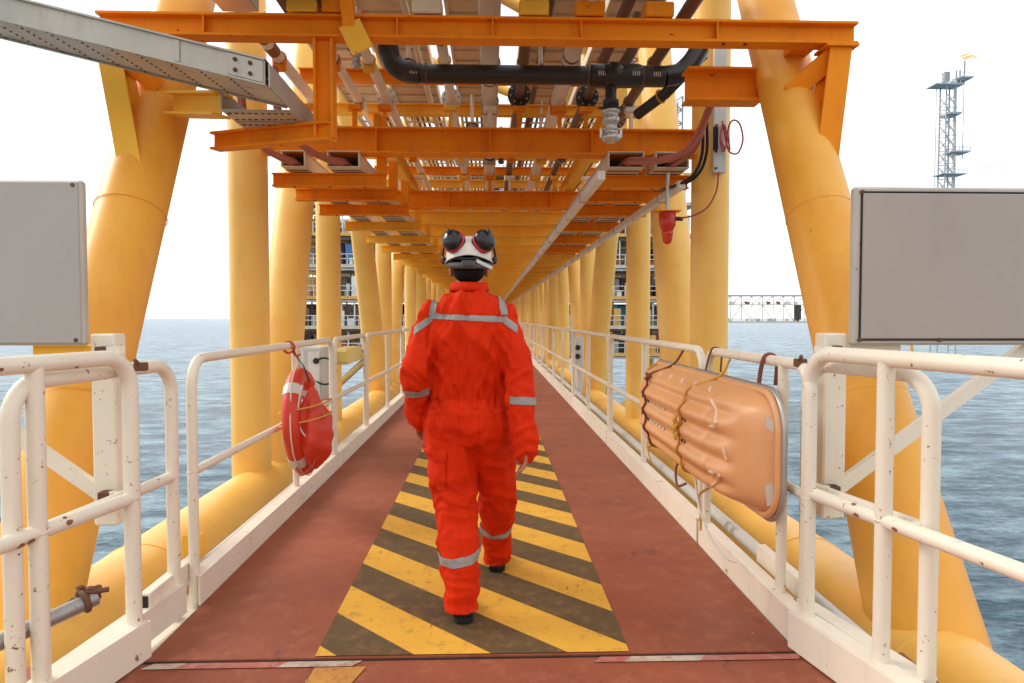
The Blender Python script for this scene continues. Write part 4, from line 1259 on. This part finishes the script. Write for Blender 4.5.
me.transform(Matrix.Translation(-Vector(per.location)))
for sg in (-1, 1):
    e_ = MB().ell(hc_ + Vector((sg * .031, .080, .002)), (.012, .012, .009), None, 14, 10).build('eye', 'eye_white', per)
    MB().ell(hc_ + Vector((sg * .031, .0905, .002)), (.005, .003, .005), None, 10, 8).build('iris', 'eye_dark', e_)

# ---- coverall
cv = MB()
tube_e(cv, [(PX, 3.27, .79, .10, .09), (PX, 3.27, .83, .205, .135), (PX, 3.265, .90, .218, .150), (PX, 3.26, .97, .205, .140), (PX, 3.26, 1.02, .178, .118),
            (PX, 3.255, 1.055, .186, .128), (PX, 3.25, 1.12, .194, .138), (PX, 3.24, 1.22, .198, .142), (PX, 3.23, 1.32, .202, .140), (PX, 3.22, 1.39, .205, .128),
            (PX, 3.215, 1.445, .185, .108), (PX, 3.21, 1.485, .140, .092), (PX, 3.21, 1.515, .096, .078), (PX, 3.215, 1.535, .078, .070), (PX, 3.22, 1.55, .074, .068)], 36)
def lerp(a, b_, t_): return a * (1 - t_) + b_ * t_
limb(cv, [shL + Vector((.03, 0, -.02)), lerp(shL, elL, .5), elL, lerp(elL, wrL, .5), wrL + Vector((0, .005, -.035))], [.072, .067, .061, .058, .049])
limb(cv, [shR + Vector((-.03, 0, -.02)), lerp(shR, elR, .5), elR, lerp(elR, wrR, .5), wrR + Vector((0, -.005, -.06))], [.072, .068, .063, .061, .053])
cv.ell(shL + Vector((.012, 0, -.03)), (.077, .08, .08)); cv.ell(shR + Vector((-.012, 0, -.03)), (.077, .08, .08))
limb(cv, [hpL + Vector((.0, 0, -.03)), lerp(hpL, knL, .45) + Vector((-.005, 0, 0)), knL, lerp(knL, anL, .5), anL + Vector((0, .015, -.085))], [.128, .112, .095, .090, .066])
limb(cv, [hpR + Vector((.0, 0, -.03)), lerp(hpR, knR, .45), knR, lerp(knR, anR, .5) + Vector((0, 0, .01)), anR + Vector((0, .03, -.09))], [.128, .110, .088, .082, .062])
me = remesh(cv, .0078, 5, 'coverall')
n = len(me.vertices)
co = np.empty(n * 3); me.vertices.foreach_get('co', co); co = co.reshape(-1, 3)
no = np.empty(n * 3); me.vertices.foreach_get('normal', no); no = no.reshape(-1, 3)
disp = np.zeros(n)
def seg_d(p, a, b_):
    ab = b_ - a; t_ = max(0, min(1, (p - a).dot(ab) / ab.length_squared))
    return (p - a - ab * t_).length, t_
for i in range(n):
    p = Vector(co[i]); nn = no[i]
    x, y, z = p
    d = 0.0
    # large soft folds
    if z > .98 and abs(x - PX) < .19:      # torso: long vertical and diagonal folds
        dx = (x - PX)
        q = noise.noise(Vector((dx * 13 + z * 3.0 * (1 if dx > 0 else -1), y * 4, z * 2.6)))
        q2 = noise.noise(Vector((dx * 27 - z * 7, y * 8 + 4, z * 6 + 3)))
        q4 = noise.noise(Vector((dx * 6 + 20, y * 4, z * 9 + dx * 14)))
        d += .017 * (1 - abs(q) * 3.0) + .008 * (1 - abs(q2) * 2.5) + .010 * (1 - abs(q4) * 2.8)
        d -= .012
        # elastic waist gathers
        wgt = math.exp(-((z - 1.02) / .04) ** 2)
        d += wgt * .008 * math.sin(x * 165 + 4 * noise.noise(Vector((x * 10, y * 10, z * 8))))
        wb_ = math.exp(-((z - 1.085) / .045) ** 2)
        d += wb_ * .014 * noise.noise(Vector((x * 20, y * 6, z * 14 + 9)))
        d -= .005 * math.exp(-((z - 1.412) / .006) ** 2) * (abs(x - PX) < .16)
    else:
        dmin = 9
        for (a, b_, c_) in ((shL, elL, wrL), (shR, elR, wrR), (hpL, knL, anL), (hpR, knR, anR)):
            d1, t1 = seg_d(p, a, b_); d2, t2 = seg_d(p, b_, c_)
            if min(d1, d2) < dmin:
                dmin = min(d1, d2); s_ = t1 if d1 < d2 else 1 + t2; leg = a.z < 1
                jd = (p - b_).length; ang = math.atan2(p.y - b_.y, p.x - b_.x)
        sc_ = 1.0 if leg else .85
        jw = math.exp(-(jd / (.15 if leg else .10)) ** 2)
        ew = math.exp(-((2 - s_) / .22) ** 2)
        tw_ = math.sin(ang * 1.0 + 2 * noise.noise(Vector((x * 3, y * 3, z * 3)))) * .9
        q = noise.noise(Vector((x * 6, y * 6, z * 19 + tw_ * 1.6)))
        q2 = noise.noise(Vector((x * 15 + z * 9, y * 12, z * 8 - x * 6)))
        q3 = noise.noise(Vector((x * 12 + 30 + z * 2, y * 10, z * 3.2)))
        d += sc_ * (.024 * (.35 - abs(q)) * (jw * 1.2 + ew * .9 + .12) + .016 * (.35 - abs(q2)) * 1.2)
        d += sc_ * .026 * (.35 - abs(q3)) * (1 - .6 * jw)
    d += .0022 * noise.noise(Vector((x * 48, y * 48, z * 34)))
    disp[i] = d
co2 = co + no * disp[:, None]
me.vertices.foreach_set('co', co2.ravel()); me.update()
import bmesh
bmw = bmesh.new(); bmw.from_mesh(me)
bmesh.ops.bisect_plane(bmw, geom=list(bmw.verts) + list(bmw.edges) + list(bmw.faces), plane_co=(0, 3.1, .060), plane_no=(0, .02, 1), clear_inner=True, clear_outer=False, dist=1e-5)
bmw.normal_update()
def cut_copy(planes, boxtest, off, name, mat, thick=.002):
    """copy of a region of the coverall, bounded by planes (point, normal kept side), pushed out along the normals"""
    b2 = bmw.copy()
    geomf = [f for f in b2.faces if not boxtest(f.calc_center_median())]
    bmesh.ops.delete(b2, geom=geomf, context='FACES')
    for (pt, nr_) in planes:
        g = list(b2.verts) + list(b2.edges) + list(b2.faces)
        bmesh.ops.bisect_plane(b2, geom=g, plane_co=pt, plane_no=nr_, clear_inner=True, clear_outer=False, dist=1e-5)
    # keep only the largest connected piece
    left = set(b2.faces); best = []
    while left:
        st = [left.pop()]; isl = [st[0]]
        while st:
            f0 = st.pop()
            for e0 in f0.edges:
                for f1 in e0.link_faces:
                    if f1 in left:
                        left.remove(f1); st.append(f1); isl.append(f1)
        if len(isl) > len(best): best = isl
    keep = set(best)
    bmesh.ops.delete(b2, geom=[f for f in b2.faces if f not in keep], context='FACES')
    b2.normal_update()
    nn = {v: v.normal.copy() for v in b2.verts}
    for v in b2.verts: v.co += nn[v] * off
    m2 = bpy.data.meshes.new(name); b2.to_mesh(m2); b2.free()
    m2.transform(Matrix.Translation(-Vector(per.location)))
    for p in m2.polygons: p.use_smooth = True
    m2.materials.append(MAT[mat])
    o = bpy.data.objects.new(name, m2); COL.objects.link(o); o.parent = cover
    return o
m_cov = bpy.data.meshes.new('coverall'); bmw.to_mesh(m_cov)
m_cov.transform(Matrix.Translation(-Vector(per.location)))
m_cov.materials.clear(); m_cov.materials.append(MAT['coverall_red'])
for p in m_cov.polygons: p.use_smooth = True
cover = bpy.data.objects.new('coverall', m_cov); COL.objects.link(cover); cover.parent = per
V = Vector
def band(zc_, wd_, test, nrm=V((0, 0, 1)), pt=None, name='reflective_tape'):
    nrm = nrm.normalized(); pt = pt or V((PX, 3.2, zc_))
    return cut_copy([(pt - nrm * wd_ / 2, nrm), (pt + nrm * wd_ / 2, -nrm)], test, .0035, name, 'reflective_tape')
# back yoke band, drooping at its ends, and the shoulder straps
band(1.405, .025, lambda c: c.y < 3.225 and abs(c.x - PX) < .175 and 1.3 < c.z < 1.5, V((.05, 0, 1)), V((PX, 3.1, 1.400)))
band(1.36, .030, lambda c: -.345 < c.x < -.262 and 1.25 < c.z < 1.45 and c.y < 3.24, V((-.75, 0, 1)), V((-.272, 3.1, 1.395)))
band(1.36, .030, lambda c: .062 < c.x < .125 and 1.25 < c.z < 1.45 and c.y < 3.24, V((.75, 0, 1)), V((.075, 3.1, 1.385)))
for sx in (-.262, .062):
    sg_ = 1 if sx > 0 else -1
    band(0, .030, lambda c: 1.412 < c.z < 1.56, V((1, 0, sg_ * .18)), V((sx, 3.1, 1.44)))
# sleeves
dL = (wrL - elL).normalized(); dR = (wrR - elR).normalized()
pL = V((-.37, 3.17, 1.055)); pR = V((.163, 3.12, 1.02))
band(0, .036, lambda c: c.x < -.285 and .92 < c.z < 1.2, V((-.10, -.2, 1)), pL)
band(0, .034, lambda c: c.x > .090 and .85 < c.z < 1.15, V((.06, .1, 1)), pR)
# legs
band(0, .040, lambda c: c.x < -.045 and c.y < 3.36 and .15 < c.z < .45, V((-.10, -.15, 1)), V((-.145, 3.15, .300)))
band(0, .036, lambda c: c.x > -.060 and c.y > 3.40 and .10 < c.z < .5, V((-.05, -.50, .8)), V((.04, 3.60, .285)))
# pockets, belt band and collar as raised cloth
def pad(planes, test, off, name):
    return cut_copy(planes, test, off, name, 'coverall_red')
pad([(V((-.30, 3.1, .74)), V((0, 0, 1))), (V((-.3, 3.1, .79)), V((0, 0, -1))), (V((-.20, 3.1, .8)), V((-1, 0, 0)))], lambda c: c.x < -.15 and c.y < 3.35 and .6 < c.z < .9, .010, 'pocket_flap')
pad([(V((-.30, 3.1, .60)), V((0, 0, 1))), (V((-.3, 3.1, .745)), V((0, 0, -1))), (V((-.205, 3.1, .8)), V((-1, 0, 0)))], lambda c: c.x < -.15 and c.y < 3.35 and .5 < c.z < .9, .006, 'leg_pocket')
for sx in (-.20, .005):
    pad([(V((sx - .055, 3, .9)), V((1, 0, 0))), (V((sx + .055, 3, .9)), V((-1, 0, 0))), (V((0, 3, .84)), V((0, 0, 1))), (V((0, 3, .955)), V((0, 0, -1)))], lambda c: c.y < 3.22, .004, 'back_pocket')
bmw.free()
col_ = MB()
cvs = []
for i in range(3):
    for k in range(32):
        a = 2 * math.pi * k / 32
        rr = (.088, .083, .078)[i]
        cvs.append((PX + rr * math.cos(a), 3.217 + rr * .95 * math.sin(a), 1.525 + .0195 * i - .012 * max(0, math.sin(a)) + .0))
col_.add(cvs, [(i * 32 + k, i * 32 + (k + 1) % 32, (i + 1) * 32 + (k + 1) % 32, (i + 1) * 32 + k) for i in range(2) for k in range(32)], True)
co_o = col_.build('collar', 'coverall_red', cover)
sm_ = co_o.modifiers.new('t', 'SOLIDIFY'); sm_.thickness = .007; sm_.offset = 1

# boots
def boot(an, d, label=None, pitch=0.0):
    t_ = MB()
    d = Vector(d).normalized(); sdv = Vector((d.y, -d.x, 0))
    Mx = Matrix((sdv, d, Vector((0, 0, 1)))).transposed()
    Rt = Mx @ Matrix.Rotation(pitch, 3, 'X')
    base = Vector((an.x, an.y, 0))
    secs = [(-.075, .030, .040), (-.06, .038, .055), (-.02, .044, .085), (.04, .046, .085), (.10, .050, .065), (.16, .046, .055), (.195, .030, .038), (.205, .012, .02)]
    vs = []; fs = []; seg = 18
    piv = Vector((0, .08, 0))
    for (yy_, rx, h_) in secs:
        for k in range(seg):
            a = 2 * math.pi * k / seg
            p = Vector((rx * sgnpow(math.cos(a), .7), yy_, .018 + h_ / 2 + h_ / 2 * sgnpow(math.sin(a), .8)))
            vs.append(base + Rt @ (p - piv) + Mx @ piv)
    for i in range(len(secs) - 1):
        for k in range(seg):
            l = (k + 1) % seg
            fs.append((i * seg + k, i * seg + l, (i + 1) * seg + l, (i + 1) * seg + k))
    fs.append(tuple(range(seg))[::-1]); fs.append(tuple((len(secs) - 1) * seg + k for k in range(seg)))
    t_.add(vs, fs, True)
    top = base + Rt @ (Vector((0, -.01, .07)) - piv) + Mx @ piv
    t_.tube([top, top + Vector((0, 0, .06))], [.042, .040], 16)
    o = t_.build('boot', 'boot_leather', per)
    s_ = MB()
    vs = []; fs = []
    outl = [(-.078, .03), (-.05, .045), (.0, .042), (.04, .042), (.09, .052), (.15, .050), (.195, .034), (.212, .0)]
    ol = [(w_, y_) for y_, w_ in outl] + [(-w_, y_) for y_, w_ in outl[::-1][1:]]
    for z_ in (0, .024):
        for (x_, y_) in ol:
            vs.append(base + Rt @ (Vector((x_, y_, z_)) - piv) + Mx @ piv)
    n_o = len(ol)
    fs = [(k, (k + 1) % n_o, n_o + (k + 1) % n_o, n_o + k) for k in range(n_o)] + [tuple(range(n_o))[::-1], tuple(range(n_o, 2 * n_o))]
    s_.add(vs, fs); s_.build('sole', 'muff_black', o)
boot(Vector((anL.x, 3.145, 0)), (-.10, 1, 0), pitch=R(-4))
boot(Vector((anR.x, 3.78, 0)), (.08, 1, 0), pitch=R(3))

# wrist watch
MB().tube([wrR + V((-.005, .0, -.045)), wrR + V((-.005, 0, -.072))], .036, 16).build('watch', 'muff_black', per)

# hair: cap with a tapered nape
hr = MB()
vs = []; fs = []
nr, ns = 14, 36
for i in range(nr + 1):
    th = math.pi * .5 * 1.30 * i / nr
    for k in range(ns):
        a = 2 * math.pi * k / ns
        back = max(0, -math.sin(a))
        t2 = th * (.60 + .40 * back ** .5)
        sx_ = 1 - .10 * max(0, (t2 - 1.5)) 
        vs.append(hc_ + V((.083 * sx_ * math.sin(t2) * math.cos(a), .101 * sx_ * math.sin(t2) * math.sin(a) - .002, .112 * math.cos(t2))) + V((0, 0, .0)) )
for i in range(nr):
    for k in range(ns):
        l = (k + 1) % ns
        fs.append((i * ns + k, (i + 1) * ns + k, (i + 1) * ns + l, i * ns + l))
hr.add(vs, fs, True)
hr.ell(hc_ + V((0, -.050, -.050)), (.074, .052, .056), None, 20, 12)
hr.build('hair', 'hair_black', per)

# helmet
hm = thing_p = None
hel = MB()
hx = V((PX + .001, 3.225, 1.676))
vs = []; fs = []
nr, ns = 18, 48
for i in range(nr + 1):
    th = math.pi / 2 * i / nr
    for k in range(ns):
        a = 2 * math.pi * k / ns
        ridge = 1 + .025 * math.exp(-((math.cos(a)) / .22) ** 2) * math.sin(th)
        lift = .030 * max(0, -math.sin(a)) ** 2 * (i / nr) ** 3
        vs.append(hx + V((.112 * sgnpow(math.sin(th), .92) * math.cos(a) * ridge, .140 * sgnpow(math.sin(th), .92) * math.sin(a) * ridge, .118 * math.cos(th) ** .85 + lift - .012)))
for k in range(ns):     # flared lip / peak at the front
    a = 2 * math.pi * k / ns
    fr = max(0, math.sin(a)) ** 2
    lift = .030 * max(0, -math.sin(a)) ** 2
    vs.append(hx + V(((.120 + .004 * fr) * math.cos(a), (.149 + .035 * fr) * math.sin(a), -.022 + lift - .012 * fr)))
for i in range(nr + 1):
    for k in range(ns):
        l = (k + 1) % ns
        fs.append((i * ns + k, (i + 1) * ns + k, (i + 1) * ns + l, i * ns + l))
hel.add(vs, fs, True)
ho = hel.build('helmet', 'helmet_white', per)
sm_ = ho.modifiers.new('t', 'SOLIDIFY'); sm_.thickness = .004
# suspension band and ratchet at the nape
sb_ = MB()
arc = []
for k in range(21):
    a = R(190 + 160 * k / 20)
    arc.append(hx + V((.098 * math.cos(a), .122 * math.sin(a), -.028 - .010 * math.sin(math.pi * k / 20))))
sb_.tube(arc, .015, 8, flat=1.0)
sb_.build('suspension_band', 'strap_grey', ho)
arc2 = [hx + V((.100 * math.cos(R(200 + 140 * k / 16)), .130 * math.sin(R(200 + 140 * k / 16)), -.006 - .004 * math.cos(k * .8))) for k in range(17)]
MB().tube(arc2, .009, 8).build('headband', 'muff_black', ho)
rt_ = MB().box(hx + V((0, -.137, -.030)), (.062, .018, .026), None, .005)
for q in range(7):
    rt_.box(hx + V((-.024 + q * .008, -.148, -.030)), (.004, .004, .020))
rt_.build('ratchet', 'strap_grey', ho)
MB().bar(hx + V((.035, -.135, -.018)), hx + V((.105, -.070, -.046)), .010, .016).build('strap', 'steel', ho)
for sg in (-1, 1):
    MB().box(hx + V((sg * .119, -.030, -.008)), (.022, .04, .036), None, .008).build('muff_slot', 'muff_black', ho)
# ear defenders parked on the back of the helmet
for sg in (-1, 1):
    nrm = V((sg * .50, -.78, .36)).normalized()
    cpos = hx + V((sg * .068, -.106, .072))
    U = nrm.orthogonal().normalized(); W = nrm.cross(U)
    Mm = Matrix((U, W, nrm)).transposed()
    em = MB()
    prof = [(0, .052), (.012, .054), (.026, .050), (.038, .040), (.045, .024), (.048, .004)]
    vs = []; fs = []
    for (h_, r_) in prof:
        for k in range(28):
            a = 2 * math.pi * k / 28
            vs.append(cpos + U * r_ * math.cos(a) * .92 + W * r_ * math.sin(a) + nrm * h_)
    for i in range(len(prof) - 1):
        for k in range(28):
            l = (k + 1) % 28
            fs.append((i * 28 + k, i * 28 + l, (i + 1) * 28 + l, (i + 1) * 28 + k))
    fs.append(tuple((len(prof) - 1) * 28 + k for k in range(28)))
    em.add(vs, fs, True)
    cu = em.build('earmuff', 'muff_black', ho)
    MB().ring(cpos - nrm * .003, nrm, .048, .0075, 28, 8).build('red_trim', 'muff_red', cu)
    MB().ring(cpos - nrm * .014, nrm, .044, .010, 28, 8).build('cushion', 'muff_black', cu)
    MB().tube(smoothpath([cpos + nrm * .04 + W * .0, cpos + nrm * .045 + V((0, 0, .03)), cpos + nrm * .02 + V((sg * .02, .03, .035)), hx + V((sg * .122, -.02, .02)), hx + V((sg * .122, -.02, -.005))], 6), .0055, 8).build('muff_arm', 'muff_black', cu)

# ================================================================== FAR PLATFORM at the end of the bridge
pf = thing('offshore_platform', (0, 82, SEA), 'multi deck offshore platform seen between the columns at the far end of the bridge', 'platform')
rnd = random.Random(11)
PY0, PX0, PX1 = 74.0, -22.5, 22.5
lev = [-2.6, .4, 3.6, 7.0, 10.4, 13.8, 17.0]
for q, z in enumerate(lev):
    x0 = PX0 + (0 if q < 5 else 6 * (q - 4)); x1 = PX1
    MB().box(((x0 + x1) / 2, PY0 + 9, z), (x1 - x0, 18, .35)).build('deck', 'platform_cream' if q % 2 else 'platform_yellow', pf)
    # railing along the front edge
    r_ = MB()
    for zz in (.6, 1.1):
        r_.box(((x0 + x1) / 2, PY0, z + .17 + zz), (x1 - x0, .07, .07))
    xx = x0
    while xx <= x1:
        r_.box((xx, PY0, z + .17 + .55), (.07, .07, 1.1)); xx += 1.2
    r_.build('deck_railing', 'platform_white', pf)
for xx in (-21, -13, -5, 5, 13, 21):
    for yy in (PY0 + 1, PY0 + 15):
        MB().tube([(xx, yy, SEA - 1), (xx, yy, lev[-1] if abs(xx) < 14 or xx > 0 else lev[4])], .55, 12).build('leg', 'platform_yellow', pf)
for xx in (-21, -13, 5, 13):
    MB().tube([(xx, PY0 + 1, SEA), (xx + 8, PY0 + 1, lev[0])], .35, 10).build('leg_brace', 'platform_yellow', pf)
mats = ['platform_white', 'platform_brown', 'platform_dark', 'platform_grey', 'platform_cream', 'platform_red', 'platform_yellow', 'platform_white', 'platform_white', 'platform_brown']
for q, z in enumerate(lev[:-1]):
    x = PX0 + (0 if q < 5 else 6)
    while x < PX1 - 1:
        w_ = rnd.uniform(.6, 2.2); h_ = rnd.uniform(.8, 2.5)
        mn = rnd.choice(mats)
        if q == 3 and -18 < x < -11.5: mn, h_ = 'platform_blue', 2.3
        if q == 1 and 11.5 < x < 15.5: mn, h_ = 'platform_teal', 2.2
        yy = PY0 + rnd.uniform(.8, 3.5)
        kind = rnd.random()
        if kind < .55:
            MB().box((x + w_ / 2, yy + 1, z + .18 + h_ / 2), (w_, 2, h_), None, .05).build('module', mn, pf)
        elif kind < .8:
            MB().tube([(x + w_ / 2, yy + 1, z + .18), (x + w_ / 2, yy + 1, z + h_ + .3), (x + w_ / 2, yy + 1, z + h_ + .5)], [w_ * .4, w_ * .4, w_ * .2], 14).build('vessel', mn, pf)
        else:
            f_ = MB()
            for k in range(5):
                f_.box((x + w_ * k / 5, yy, z + 1.5), (.1, .1, 2.8))
            for k in range(4):
                f_.box((x + w_ / 2, yy - .1, z + .6 + k * .7), (w_, .1, .1))
            f_.build('pipe_rack', rnd.choice(['platform_brown', 'platform_dark', 'platform_red', 'platform_yellow']), pf)
        x += w_ + rnd.uniform(.05, .5)
    # small clutter between the modules
    x = PX0 + (0 if q < 5 else 6)
    while x < PX1 - 1:
        w_ = rnd.uniform(.25, .8); h_ = rnd.uniform(.4, 2.2)
        MB().box((x, PY0 + .5 + rnd.uniform(0, .4), z + .18 + h_ / 2), (w_, .6, h_)).build('equipment', rnd.choice(['platform_dark', 'platform_brown', 'platform_white', 'platform_red', 'platform_grey', 'platform_yellow']), pf)
        if rnd.random() < .5:
            MB().tube([(x + .4, PY0 + .7, z + .2), (x + .4, PY0 + .7, z + 3.2)], .09, 6).build('riser', rnd.choice(['platform_white', 'platform_brown', 'platform_dark']), pf)
        x += w_ + rnd.uniform(.2, 1.0)
    # back wall of mixed modules closes the view
    x = PX0
    while x < PX1 - 2:
        w_ = rnd.uniform(2, 4)
        MB().box((x + w_ / 2, PY0 + 9, z + 1.4), (w_ - .3, 3, 2.5)).build('module', rnd.choice(['platform_dark', 'platform_grey', 'platform_cream', 'platform_white', 'platform_brown']), pf)
        x += w_ + rnd.uniform(.2, 1.6)
    # pipes under each deck
    for k in range(3):
        MB().tube([(PX0 + 1, PY0 + .4 + .4 * k, z - .35), (PX1 - 1, PY0 + .4 + .4 * k, z - .35)], .12, 8).build('pipe', rnd.choice(['platform_brown', 'platform_white', 'platform_dark']), pf)
# lattice mast on the right part of the deck
ms_ = MB()
for (ax, ay) in ((19.2, 76), (21.4, 76), (19.2, 78), (21.4, 78)):
    ms_.tube([(ax, ay, lev[-1]), (ax, ay, 26)], .12, 6)
for k in range(6):
    z = lev[-1] + k * 1.5
    ms_.tube([(19.2, 76, z), (21.4, 76, z + 1.5)], .08, 5); ms_.tube([(21.4, 76, z), (19.2, 76, z + 1.5)], .08, 5); ms_.tube([(19.2, 76, z), (21.4, 76, z)], .08, 5)
ms_.build('lattice_mast', 'platform_grey', pf)

# ================================================================== FAR BRIDGE
FB = 215.0
fx0, fx1 = 66.0, 134.0
fb = thing('far_bridge', (88, FB, SEA), 'distant truss bridge low over the sea, between the right column and the sign', 'bridge')
zt_, zm_, zb_ = 8.7, 5.6, 0.2
MB().box(((fx0 + fx1) / 2, FB, zt_ - .2), (fx1 - fx0, 2.4, .5)).build('upper_deck', 'far_grey', fb)
MB().box(((fx0 + fx1) / 2, FB, zm_), (fx1 - fx0, 2.4, .3)).build('middle_deck', 'platform_cream', fb)
MB().box(((fx0 + fx1) / 2, FB, zb_ - .1), (fx1 - fx0, 2.4, .5)).build('lower_deck', 'platform_cream', fb)
xx = fx0
k = 0
while xx < fx1 - 1:
    MB().box((xx, FB - 1, (zt_ + zb_) / 2), (.22, .22, zt_ - zb_)).build('truss_post', 'platform_cream', fb)
    a_, b_ = (zb_, zm_) if k % 2 else (zm_, zb_)
    MB().tube([(xx, FB - 1, a_), (xx + 3.4, FB - 1, b_)], .13, 6).build('truss_diagonal', 'platform_cream', fb)
    MB().tube([(xx, FB - 1, zm_ + .2), (xx + 3.4, FB - 1, zt_ - .4)], .12, 6).build('truss_diagonal', 'far_orange', fb)
    MB().box((xx + rnd.uniform(.5, 2.5), FB - .6, zm_ + .6), (rnd.uniform(.6, 1.8), 1, .8)).build('equipment', rnd.choice(['far_orange', 'platform_brown', 'platform_white']), fb)
    if rnd.random() < .7:
        MB().box((xx + rnd.uniform(.5, 2.5), FB - .6, zb_ + .6), (rnd.uniform(.5, 1.6), 1, .8)).build('equipment', rnd.choice(['platform_cream', 'far_grey', 'platform_brown']), fb)
    xx += 3.4; k += 1
MB().box((97.5, FB - 1.4, 3.2), (1.9, 1.0, 4.6)).build('equipment', 'platform_dark', fb)
for px in (67, 112, 132):
    for dx in (-2.5, 2.5):
        MB().tube([(px + dx * 1.5, FB, SEA - 1), (px + dx, FB, zb_)], .5, 10).build('jacket_leg', 'platform_yellow', fb)
    MB().tube([(px - 3.4, FB, SEA + 1), (px + 2.5, FB, zb_ - 1)], .3, 8).build('jacket_brace', 'platform_yellow', fb)

# ================================================================== FLARE TOWER
fx, fy = 145.6, 215.0
fl = thing('flare_tower', (fx, fy, SEA), 'slim grey lattice flare tower with platforms rising behind the right sign', 'tower')
def tw(x): return x
hw = 1.75
ztop = 76.0
for (ax, ay) in ((-1, -1), (1, -1), (-1, 1), (1, 1)):
    MB().tube([(fx + ax * hw * 1.8, fy + ay * hw, SEA - 1), (fx + ax * hw, fy + ay * hw, 12), (fx + ax * hw * .85, fy + ay * hw * .85, ztop)], .26, 8).build('tower_leg', 'far_grey', fl)
z = 2
k = 0
while z < ztop - 4:
    b_ = MB()
    for yy in (fy - hw, fy + hw):
        b_.tube([(fx - hw, yy, z), (fx + hw, yy, z + 4.4)], .13, 5); b_.tube([(fx + hw, yy, z), (fx - hw, yy, z + 4.4)], .13, 5)
        b_.tube([(fx - hw, yy, z), (fx + hw, yy, z)], .14, 5)
    for xx in (fx - hw, fx + hw):
        b_.tube([(xx, fy - hw, z), (xx, fy + hw, z + 4.4)], .13, 5)
    b_.build('lattice_bay', 'far_grey', fl)
    z += 4.4; k += 1
MB().tube([(fx + hw + .6, fy, 0), (fx + hw + .6, fy, ztop + 1)], .5, 10).build('flare_riser', 'platform_white', fl)
MB().tube([(fx - hw - 2, fy, 0), (fx - hw - 2, fy, ztop - 2)], .12, 6).build('ladder_rail', 'far_grey', fl)
MB().tube([(fx + hw + 3.4, fy, 52), (fx + hw + 3.4, fy, ztop + 5)], .12, 6).build('ladder_rail', 'far_grey', fl)
for (z, a_, b_, th) in ((ztop - 1, -5.6, 3.6, .8), (ztop + 1.2, 2.2, 6.5, 1.0), (ztop - 10, -1, 3, 1.3), (54, 0, 6, .9), (47, -3, 5, .5), (36, -5, 5.6, .7), (28.5, -3.3, 4.6, .5)):
    MB().box((fx + (a_ + b_) / 2, fy, z), (b_ - a_, 5, th * .5)).build('tower_platform', 'far_grey', fl)
    r_ = MB()
    n_r = int((b_ - a_) / 1.2)
    for k in range(n_r + 1):
        r_.box((fx + a_ + (b_ - a_) * k / max(1, n_r), fy - 2.5, z + .8), (.12, .12, 1.3))
    r_.box((fx + (a_ + b_) / 2, fy - 2.5, z + 1.4), (b_ - a_, .12, .12))
    r_.build('platform_rail', 'far_grey', fl)
MB().box((fx - .8, fy, ztop + 1.8), (1.8, 1.8, 3.2), None, .2).build('stack', 'platform_grey', fl)
for dx in (2.6, 3.8, 5.2):
    MB().tube([(fx + dx, fy, ztop), (fx + dx, fy, ztop + 4 + (dx > 5) * 3)], .28, 8).build('flare_tip', 'platform_grey', fl)
fm = MB()
for (dx, dz, sx, sz) in ((5.6, 8.0, 1.1, .5), (6.9, 8.5, 1.2, .4), (4.6, 8.7, .8, .35), (8.3, 8.2, .7, .3), (5.9, 9.1, .6, .25)):
    fm.ell((fx + dx, fy, ztop + dz), (sx, .9, sz), Matrix.Rotation(R(-14), 3, 'Y'), 12, 8)
tag(fm.build('gas_flame', 'flame', origin=(fx + 6, fy, ztop + 7)), 'pale orange gas flame blowing sideways at the top of the flare tower', 'flame')
